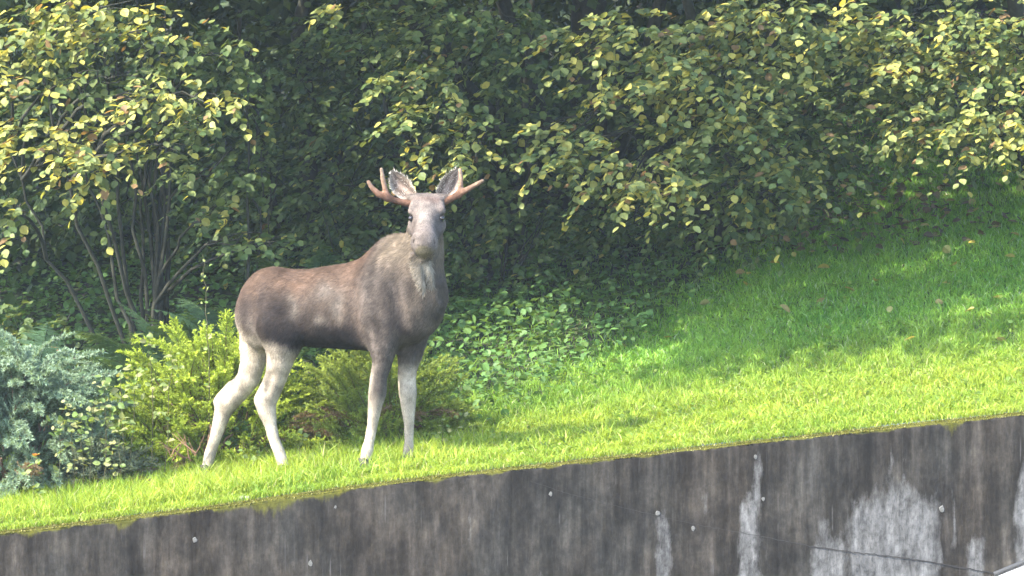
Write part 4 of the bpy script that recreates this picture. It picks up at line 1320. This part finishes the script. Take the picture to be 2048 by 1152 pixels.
def moosecol(p, nr):
    u = (p - MO) @ HH; v = (p - MO) @ LL; z = p[:, 2]
    n1 = vnoise(p, 9, 11)[:, None]; n2 = vnoise(p, 24, 12)[:, None]; n3 = vnoise(p, 60, 13)[:, None]
    n4 = vnoise(p * np.array([1, 1, .6]), 15, 14)[:, None]; n5 = vnoise(p * np.array([1, 1, .22]), 42, 15)[:, None]
    flank = np.array([.058, .046, .040]); back = np.array([.088, .060, .046]); dark = np.array([.014, .012, .0125])
    white = np.array([.325, .295, .255]); face = np.array([.112, .100, .098]); neck = np.array([.115, .098, .080]); grey = np.array([.068, .059, .056])
    sleeve = np.array([.034, .031, .031])

    def sm(x, a, b_):
        t = np.clip((x - a) / (b_ - a), 0, 1); return (t * t * (3 - 2 * t))[:, None]

    def spot(cu, cz, ru, rz):
        return np.exp(-((u - cu + .03 * n2[:, 0]) / ru) ** 2 - ((z - cz + .03 * n4[:, 0]) / rz) ** 2)[:, None]
    c = flank * np.clip(1 + .25 * n1 + .30 * n2 + .45 * n4, .35, 2)
    topz = np.interp(u, us, zt)
    c = c + (back - c) * sm(z + .06 * n1[:, 0] + .03 * n4[:, 0], topz - .30, topz - .05) * (.8 + .2 * n2)
    # paler patches low on the ribs
    for cu, cz, ru, rz in ((-.27, 1.13, .035, .09), (-.02, 1.0, .06, .05), (.14, 1.12, .05, .10), (.02, 1.25, .09, .06), (-.62, .98, .05, .10)):
        c = c + (np.array([.12, .108, .10]) - c) * .8 * spot(cu, cz, ru, rz)
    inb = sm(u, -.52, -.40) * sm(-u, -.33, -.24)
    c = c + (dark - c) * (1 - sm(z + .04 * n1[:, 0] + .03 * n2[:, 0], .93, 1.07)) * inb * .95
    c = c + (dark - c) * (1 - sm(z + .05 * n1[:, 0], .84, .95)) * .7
    # shoulder and chest greyer, paler neck
    c = c + (grey * (1 + .3 * n5 + .15 * n2) - c) * sm(u + .04 * n1[:, 0], .24, .40) * (1 - .25 * sm(z, 1.3, 1.5))
    c = c + (neck * (1 + .2 * n5) - c) * sm(u, .32, .50) * sm(z + .07 * n1[:, 0], 1.28, 1.50)
    c = c + (neck * .85 * (1 + .3 * n5) - c) * .6 * spot(.80, 1.2, .10, .25)
    c = c + (dark * 1.6 - c) * .6 * spot(.62, 1.02, .06, .16)
    c = c + (dark - c) * .75 * spot(.265, .95, .022, .20)  # shade of the crease behind the near shoulder painted into the coat
    # shade of the flank hollow painted into the coat, mottled haunch
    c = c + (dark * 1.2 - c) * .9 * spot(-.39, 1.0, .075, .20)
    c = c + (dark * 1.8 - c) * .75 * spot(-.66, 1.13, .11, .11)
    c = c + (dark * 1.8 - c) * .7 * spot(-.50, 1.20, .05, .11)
    # legs
    hind = sm(-u, .1, .2)
    lw = (1 - sm(z + .06 * n1[:, 0] + .03 * n2[:, 0] + .25 * (u + .55), .74, .92)) * hind + (1 - sm(z + .04 * n1[:, 0], .66, .80)) * (1 - hind)
    back_in = np.exp(-((u + .84) / .09) ** 2)[:, None] * (1 - sm(z, .95, 1.15)) * hind
    lw = np.clip(lw + back_in, 0, 1)
    legc = white * (1 + .14 * n1 + .14 * n2 + .10 * n5)
    nearf = sm(u, .12, .18) * (v < .02)[:, None]
    cover = nearf * sm(z + .06 * n2[:, 0], .28, .56) * (.55 + .45 * sm(nr @ HH, -.6, .3))
    legc = legc + (sleeve - legc) * .92 * cover
    farf = sm(u, .12, .18) * (v >= .02)[:, None]
    legc = legc + (sleeve - legc) * .7 * farf * sm(z + .04 * n2[:, 0], .62, .74)
    # shade of the hock hollows put in as grey; grey above the hooves
    legc = legc * (1 - .5 * np.exp(-((z - .60) / .09) ** 2)[:, None] * sm(n2[:, 0] + n4[:, 0], -.1, .7) * hind)
    legc = legc * (1 - .5 * (1 - sm(z, .02, .16)) * sm(-n1[:, 0] + .3 * nearf[:, 0], -.6, .6))
    c = c + (legc - c) * lw
    # head
    hsx = ((p - HA) @ hax) / hl; hb = (p - HA) @ hs; hc = (p - HA) @ ht
    dh = np.linalg.norm(p - HA - np.clip(hsx, -.1, 1.1)[:, None] * hax * hl, axis=1)
    ish = sm(-dh, -.19, -.13) * (p[:, 1] < -.2)[:, None]
    fc = face * (1 + .16 * n2 + .14 * n1)
    fc = fc + (np.array([.085, .062, .058]) - fc) * np.exp(-((hsx - .14) / .10) ** 2)[:, None] * .8 * sm(n2[:, 0], -.4, .4)
    fc = fc + (np.array([.165, .153, .15]) - fc) * np.exp(-((hsx - .50) / .25) ** 2 - ((hb - .01) / .045) ** 2)[:, None] * .8
    fc = fc + (np.array([.05, .042, .042]) - fc) * np.exp(-((hsx - .62) / .25) ** 2 - ((np.abs(hb) - .095) / .035) ** 2)[:, None] * .7  # side-of-face shading put into the coat colour
    fc = fc + (np.array([.155, .138, .10]) * (1 + .4 * n2) - fc) * sm(hsx, .90, .99) * sm(-((hb / .062) ** 2 + ((hc + .028) / .058) ** 2), -1.2, -.6)
    fc = fc * (1 - .7 * np.exp(-((hsx - .36) / .05) ** 2 - ((np.abs(hb) - .11) / .035) ** 2 - ((hc - .01) / .03) ** 2))[:, None]
    fc = fc * (1 - .8 * np.exp(-((hsx - .99) / .045) ** 2 - ((np.abs(hb) - .058) / .020) ** 2 - ((hc - .0) / .03) ** 2))[:, None]
    fc = fc * (1 - .8 * sm(-hc, .085, .105) * sm(hsx, .80, .86) * sm(-hc + .0, -.13, -.12))  # mouth line, with the shadow under the nose painted dark
    c = c + (fc - c) * ish
    # pale bell
    be = (sm(-p[:, 1], .40, .44) * sm(-z, -1.50, -1.44)) * (z > 1.1)[:, None]
    c = c + (np.array([.21, .195, .17]) * (1 + .3 * n5) - c) * be * .9
    return np.clip(c * np.array([1.07, .97, .85]) * (1 + .14 * n3 + .12 * n5), .005, .8)


mo_z = float(ground(-1.23, .2)) - .02
moose = empty('moose', (MO[0], MO[1], mo_z))
setp(moose, 'young bull moose with small forked antlers standing on the grass facing the camera', 'moose')
OM = np.array(moose.location)
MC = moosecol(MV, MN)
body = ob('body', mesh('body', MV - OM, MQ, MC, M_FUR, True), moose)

# fur: short strands laid along the coat
area = .5 * np.linalg.norm(fn, axis=1)
# strand base points on quads
nf = 120000
qi = rng.choice(len(MQ), nf, p=area / area.sum())
ab = rng.random((nf, 2, 1))
q = MV[MQ[qi]]
fp = q[:, 0] * (1 - ab[:, 0]) * (1 - ab[:, 1]) + q[:, 1] * ab[:, 0] * (1 - ab[:, 1]) + q[:, 2] * ab[:, 0] * ab[:, 1] + q[:, 3] * (1 - ab[:, 0]) * ab[:, 1]
fnn = MN[MQ[qi, 0]]
u = (fp - MO) @ HH
hsx = ((fp - HA) @ hax) / hl
dh = np.linalg.norm(fp - HA - np.clip(hsx, -.1, 1.1)[:, None] * hax * hl, axis=1)
ish = (dh < .15) & (fp[:, 1] < -.25)
flow = np.where((fp[:, 2] < .8)[:, None], np.array([0, 0, -1.]) - HH * .15, -HH * .8 + np.array([0, 0, -.75]))
flow = np.where(ish[:, None], -hax + ht * .1, flow)
flow = flow + rng.normal(0, .28, (nf, 3))
flow = flow - (flow * fnn).sum(1, keepdims=True) * fnn
flow = nrm(flow)
ln = np.where(fp[:, 2] < .75, .012, .024) * np.where(ish, .45, 1)
topu = np.interp(u, us, zt)
ln = ln * np.where((u > .2) & (u < .75) & (fp[:, 2] > 1.3) & ~ish, 1.45, 1.0)
bell = (fp[:, 1] < -.40) & (fp[:, 2] < 1.50) & (fp[:, 2] > 1.2)
ln = np.where(bell, .045, ln) * rng.uniform(.6, 1.4, nf)
sd = np.cross(fnn, flow)
wd = np.where(fp[:, 2] < .75, .0018, .0026)[:, None]
fv = np.stack([fp - sd * wd, fp + sd * wd, fp + flow * ln[:, None] + fnn * (ln * rng.uniform(.05, .32, nf))[:, None]], 1).reshape(-1, 3)
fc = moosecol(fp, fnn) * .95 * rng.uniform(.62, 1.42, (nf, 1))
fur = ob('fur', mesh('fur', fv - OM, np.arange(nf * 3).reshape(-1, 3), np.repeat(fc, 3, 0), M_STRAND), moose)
fur['kind'] = 'stuff'

# hooves: two cloven toes each
HOOFC = (.045, .038, .033)
for (px, py, Y, lean) in ((730, 922, -.12, -.1), (815, 916, .06, -.05), (569, 935, .29, .25), (413, 935, .70, -.15)):
    top = P(px, py, Y)
    gz = float(ground(top[0], top[1]))
    base = np.array([top[0], top[1], gz - .005])
    hgt = max(.05, top[2] + .02 - base[2])
    mb = MB()
    for s in (-1, 1):
        rings = []
        for (t, w1, fwd, sh) in ((0, .030, .062, .030), (.35, .029, .055, .022), (.8, .027, .040, .010), (1.0, .026, .03, 0)):
            a = np.arange(12) / 12 * 6.283
            rx = np.where(np.cos(a) > 0, fwd, .042)
            c = base + np.array([0, 0, hgt * t]) + LL * s * .026 + HH * sh * .6
            rings.append(c + HH * (np.cos(a) * rx)[:, None] * (1 - .1 * t) + LL * (np.sin(a) * w1)[:, None])
        Vh = np.vstack(rings + [rings[0].mean(0)[None], rings[-1].mean(0)[None]])
        Th = [(i * 12 + j, i * 12 + (j + 1) % 12, (i + 1) * 12 + (j + 1) % 12) for i in range(3) for j in range(12)] + [(i * 12 + j, (i + 1) * 12 + (j + 1) % 12, (i + 1) * 12 + j) for i in range(3) for j in range(12)]
        Th += [(j, 48, (j + 1) % 12) for j in range(12)] + [(36 + j, 36 + (j + 1) % 12, 49) for j in range(12)]
        mb.add(Vh, np.array(Th), HOOFC)
    ob('hoof', mb.mesh('hoof', M_HOOF, True, OM), moose)


# antlers (velvet forks)
def antler(chains):
    pts = np.array([c[0] for ch in chains for c in ch])
    S = SDF(pts.min(0) - .06, pts.max(0) + .06, .0055)
    for ch in chains: S.chain(ch, .018)
    Va, Qa = S.mesh()
    Va = smooth_mesh(Va, Qa, 1, .4)
    Va = Va + nrm(Va - Va.mean(0)) * .0025 * vnoise(Va, 70, 6)[:, None]
    n_ = vnoise(Va, 60, 5)[:, None]
    c = np.array([.125, .066, .043]) * (1 + .4 * n_) + np.array([.14, .12, .085]) * np.clip((Va[:, 2:3] - 1.93) / .2, 0, 1)
    ob('antler', mesh('antler', Va - OM, Qa, c, M_ANT, True), moose)


AP = lambda px, py, Y, r: (P(px, py, Y), r * .0029)
antler([[AP(822, 407, -.24, 9.5), AP(806, 405, -.25, 8), AP(788, 400, -.27, 7.5), AP(772, 394, -.29, 9), AP(757, 388, -.30, 8), AP(745, 377, -.31, 6.2), AP(737, 364, -.32, 4.6)],
        [AP(776, 396, -.28, 8), AP(770, 378, -.29, 6.5), AP(766, 358, -.30, 5.8), AP(763, 339, -.31, 4.4)]])
antler([[AP(884, 405, -.24, 9.5), AP(895, 401, -.25, 8.5), AP(910, 393, -.27, 8), AP(926, 384, -.29, 7.5), AP(945, 373, -.30, 6.0), AP(958, 366, -.31, 5.6), AP(965, 362, -.31, 4.6)],
        [AP(917, 390, -.28, 7.5), AP(921, 375, -.29, 6.2), AP(922, 357, -.30, 5.6), AP(920, 340, -.31, 4.4)]])


# ears: cupped leaves with a pale rim and dark hair inside
def ear(base, tip, width, opens, bulge):
    base = np.asarray(base); tip = np.asarray(tip)
    ax_ = tip - base; L_ = np.linalg.norm(ax_); ax_ = ax_ / L_
    op = nrm(np.asarray(opens) - (np.asarray(opens) @ ax_) * ax_)
    sd_ = np.cross(ax_, op)
    nu, nv = 17, 15
    mb = MB()
    for face in (0, 1):
        Vg, Cg = [], []
        for i in range(nu):
            t = i / (nu - 1)
            wd_ = width * (.34 + .9 * math.sin(math.pi * min(1, t * .62 + .16)) ** 1.3 - .34 * t) * math.sqrt(max(0, 1 - t ** 3.2)) * (1 if t < 1 else 0) + .002
            for j in range(nv):
                s = j / (nv - 1) * 2 - 1
                q = base + ax_ * L_ * t + sd_ * (wd_ * math.sin(s * 1.35) / math.sin(1.35) + bulge * math.sin(math.pi * t)) - op * (.9 * wd_ * (math.cos(s * 1.35) - .3)) - op * (.012 if face else 0) * (1 - s * s)
                Vg.append(q)
                rim = max(0, (abs(s) - .45) / .4) + max(0, (t - .85) / .15)
                inn = np.array([.17, .125, .10]) * (1.0 + .5 * math.sin(9 * s + 5 * t))
                c = inn * (1 - min(1, rim)) + np.array([.32, .27, .215]) * min(1, rim) if face == 0 else np.array([.17, .14, .115])
                Cg.append(c)
        Qg = grid_quads(nu, nv)
        if face: Qg = Qg[:, ::-1]
        mb.add(Vg, Qg, np.array(Cg))
    # pale hair inside and along the rim
    V_, T_, C_ = mb.arr()
    n1 = nu * nv
    for k in range(420):
        i = rng.integers(1, nu - 1); j = rng.integers(0, nv)
        b0 = V_[i * nv + j]
        edge_ = j in (0, 1, nv - 2, nv - 1)
        d_ = nrm(ax_ * .7 + op * (.5 if not edge_ else .1) + rng.normal(0, .35, 3))
        l_ = rng.uniform(.012, .03)
        s_ = nrm(np.cross(d_, op)) * .0016
        mb.add([b0 - s_, b0 + s_, b0 + d_ * l_], [(0, 1, 2)], np.array([.46, .40, .33] if (edge_ or k % 3 == 0) else [.14, .10, .08]) * rng.uniform(.8, 1.2))
    ob('ear', mb.mesh('ear', M_STRAND, True, OM), moose)


ear(P(822, 393, -.12), P(783, 341, -.10), .070, (-.10, -1, -.05), -.012)
ear(P(882, 391, -.12), P(917, 337, -.10), .068, (.10, -1, -.05), .012)
# eyes
for s in (-1, 1):
    mb = MB()
    c = HP(.365, s * .108, .012)
    th = np.linspace(0, math.pi, 9); ph = np.arange(12) / 12 * 6.283
    Vv = np.array([[math.sin(a) * math.cos(b_), math.sin(a) * math.sin(b_), math.cos(a)] for a in th for b_ in ph]) * .022 + c
    Tt = np.array([(i * 12 + j, (i + 1) * 12 + j, (i + 1) * 12 + (j + 1) % 12, i * 12 + (j + 1) % 12) for i in range(8) for j in range(12)])
    mb.add(Vv, Tt, (.012, .009, .008))
    ob('eye', mb.mesh('eye', M_EYE, True, OM), moose)


# ------------------------------------------------------------------ white car parked below the wall, only a roof corner in view
def paint(name, col, rough, metal=0, coat=0):
    m, nt, b = newmat(name)
    b.inputs['Roughness'].default_value = rough
    b.inputs['Metallic'].default_value = metal
    b.inputs['Coat Weight'].default_value = coat
    no = N(nt, 'ShaderNodeTexNoise'); no.inputs['Scale'].default_value = 8
    r = N(nt, 'ShaderNodeValToRGB')
    r.color_ramp.elements[0].color = (*[c * .92 for c in col], 1); r.color_ramp.elements[1].color = (*col, 1)
    nt.links.new(no.outputs[0], r.inputs[0]); nt.links.new(r.outputs[0], b.inputs['Base Color'])
    return m


M_WHITE = paint('white_paint', (.8, .8, .8), .25, 0, 1)
M_GLASS = paint('car_glass', (.02, .025, .028), .05)
M_RUB = paint('rubber', (.025, .025, .025), .7)
M_RIM = paint('alloy', (.5, .5, .5), .35, 1)
M_RED = paint('red_lens', (.35, .01, .01), .15)
M_LAMP = paint('clear_lens', (.7, .7, .7), .1)
car = empty('parked_car', (4.81, -5.35, ROAD_Z - .03))
car.scale = (1.06, 1.06, 1.06)
setp(car, 'white parked car below the wall with only its roof corner showing', 'car')
side = [(-2.05, .42), (-2.10, .60), (-2.08, .95), (-2.00, 1.08), (-1.93, 1.24), (-1.90, 1.40), (-1.72, 1.475), (-1.4, 1.52), (-.9, 1.545), (-.3, 1.54), (.2, 1.47), (.75, 1.18), (1.1, .98), (1.6, .92), (1.95, .80), (2.08, .60), (2.08, .40)]
ns = len(side)


def halfw(x, z):
    return (.88 - .05 * max(0, abs(x) - 1.3) ** 1.2 * 2) * (1 - .24 * max(0, (z - .95) / .6) ** 1.1)


rows = []
for k, (x, z) in enumerate(side):
    hw_ = halfw(x, z)
    crown = [(-1, -.045), (-.93, -.012), (-.75, 0), (-.4, .012), (0, .016), (.4, .012), (.75, 0), (.93, -.012), (1, -.045)]
    rows.append([(x, a * hw_, z + (dz_ if 3 < k < 15 else 0)) for a, dz_ in crown])
Vc = np.array(rows).reshape(-1, 3)
nr_ = 9
mb = MB(); mb.add(Vc, np.array([(i * nr_ + j, (i + 1) * nr_ + j, (i + 1) * nr_ + j + 1, i * nr_ + j + 1) for i in range(ns - 1) for j in range(nr_ - 1)]), (1, 1, 1))
# sides: skirts from outline down to a lower sill line, bulged at the waist
for s in (0, nr_ - 1):
    sg = -1 if s == 0 else 1
    top = Vc[s::nr_]
    nz = 7
    Vs = []
    for (x, y, z) in top:
        for t in np.linspace(0, 1, nz):
            zz = z + (.32 - z) * t
            yy = sg * halfw(x, max(zz, .95)) if zz > .95 else sg * halfw(x, .95) * (1 + .02 * math.sin(math.pi * (zz - .3) / .65))
            if t == 0: yy = y
            Vs.append((x, yy, zz))
    Qs = np.array([(i * nz + j, (i + 1) * nz + j, (i + 1) * nz + j + 1, i * nz + j + 1) for i in range(ns - 1) for j in range(nz - 1)])
    mb.add(Vs, Qs, (1, 1, 1))
mb.add([(-2.02, -.8, .32), (2.02, -.8, .32), (2.02, .8, .32), (-2.02, .8, .32)], [(0, 1, 2, 3)], (1, 1, 1))
ob('body', mb.mesh('body', M_WHITE, True), car)


def panel(name, pts, mat):
    ob(name, mesh(name, np.array(pts), np.array([list(range(len(pts)))]), None, mat), car)


for sg in (-1, 1):
    f = lambda x, z: (x, sg * (halfw(x, z) + .012), z)
    panel('side_window', [f(-1.70, 1.02), f(-.55, 1.0), f(-.55, 1.43), f(-1.55, 1.40)], M_GLASS)
    panel('side_window', [f(-.48, 1.0), f(.72, 1.0), f(.15, 1.38), f(-.48, 1.43)], M_GLASS)
    panel('tail_light', [(-2.095, sg * .62, .86), (-2.095, sg * .82, .86), (-2.05, sg * .82, 1.04), (-2.05, sg * .62, 1.04)], M_RED)
    panel('headlight', [(2.03, sg * .5, .70), (2.03, sg * .78, .70), (1.94, sg * .78, .83), (1.94, sg * .5, .83)], M_LAMP)
panel('rear_window', [(-1.995, -.62, 1.12), (-1.995, .62, 1.12), (-1.915, .56, 1.37), (-1.915, -.56, 1.37)], M_GLASS)
panel('windscreen', [(.74, -.66, 1.225), (.74, .66, 1.225), (.24, .58, 1.485), (.24, -.58, 1.485)], M_GLASS)
for wx in (-1.3, 1.3):
    for sg in (-1, 1):
        a = np.arange(24) / 24 * 6.283
        t = MB()
        prof_ = [(.20, -.09), (.30, -.10), (.325, -.07), (.325, .07), (.30, .10), (.20, .09)]
        Vt = np.array([(r_ * math.cos(b_), y_, r_ * math.sin(b_)) for (r_, y_) in prof_ for b_ in a])
        t.add(Vt, np.array([(i * 24 + j, i * 24 + (j + 1) % 24, (i + 1) * 24 + (j + 1) % 24, (i + 1) * 24 + j) for i in range(5) for j in range(24)]), (1, 1, 1))
        wo = ob('wheel', t.mesh('wheel', M_RUB, True), car, (wx, sg * .80, .325))
        rm_ = MB()
        for k in range(5):
            b_ = k / 5 * 6.283
            d_ = np.array([math.cos(b_), 0, math.sin(b_)]); e_ = np.array([-math.sin(b_), 0, math.cos(b_)])
            y0 = sg * .075
            rm_.add([d_ * .03 + e_ * .04 + (0, y0, 0), d_ * .2 + e_ * .03 + (0, y0, 0), d_ * .2 - e_ * .03 + (0, y0, 0), d_ * .03 - e_ * .04 + (0, y0, 0)], [(0, 1, 2, 3)], (1, 1, 1))
        rm_.tube([(0, -.08, 0), (0, .08, 0)], [.205, .205], (1, 1, 1), 20, False)
        ob('rim', rm_.mesh('rim', M_RIM), wo)
for sg in (-1, 1):
    seal = MB()
    seal.tube([(x, sg * halfw(x, z) * .90, z + .006) for (x, z) in side[5:11]], [.013] * 6, (1, 1, 1), 6)
    ob('roof_rail', seal.mesh('roof_rail', M_RUB, True), car)

# ------------------------------------------------------------------ thin volume added round the whole place to lift the dark tones
hz, nt, b = newmat('tone_veil')
nt.nodes.remove(b)
pv = nt.nodes.new('ShaderNodeVolumePrincipled')
pv.inputs['Color'].default_value = (.78, .90, 1.0, 1)
pv.inputs['Density'].default_value = .00055
pv.inputs['Anisotropy'].default_value = 0.0
nt.links.new(pv.outputs[0], nt.nodes['Material Output'].inputs['Volume'])
x0, x1, y0, y1, z0, z1 = -930, 930, -930, 930, -2.9, 32
V = np.array([(x, y, z) for x in (x0, x1) for y in (y0, y1) for z in (z0, z1)])
Q = np.array([(0, 1, 3, 2), (4, 6, 7, 5), (0, 4, 5, 1), (2, 3, 7, 6), (0, 2, 6, 4), (1, 5, 7, 3)])
setp(ob('tone_veil', mesh('tone_veil', V, Q, None, hz)), 'thin pale volume added to lift the dark tones', 'tone_veil', kind='stuff')
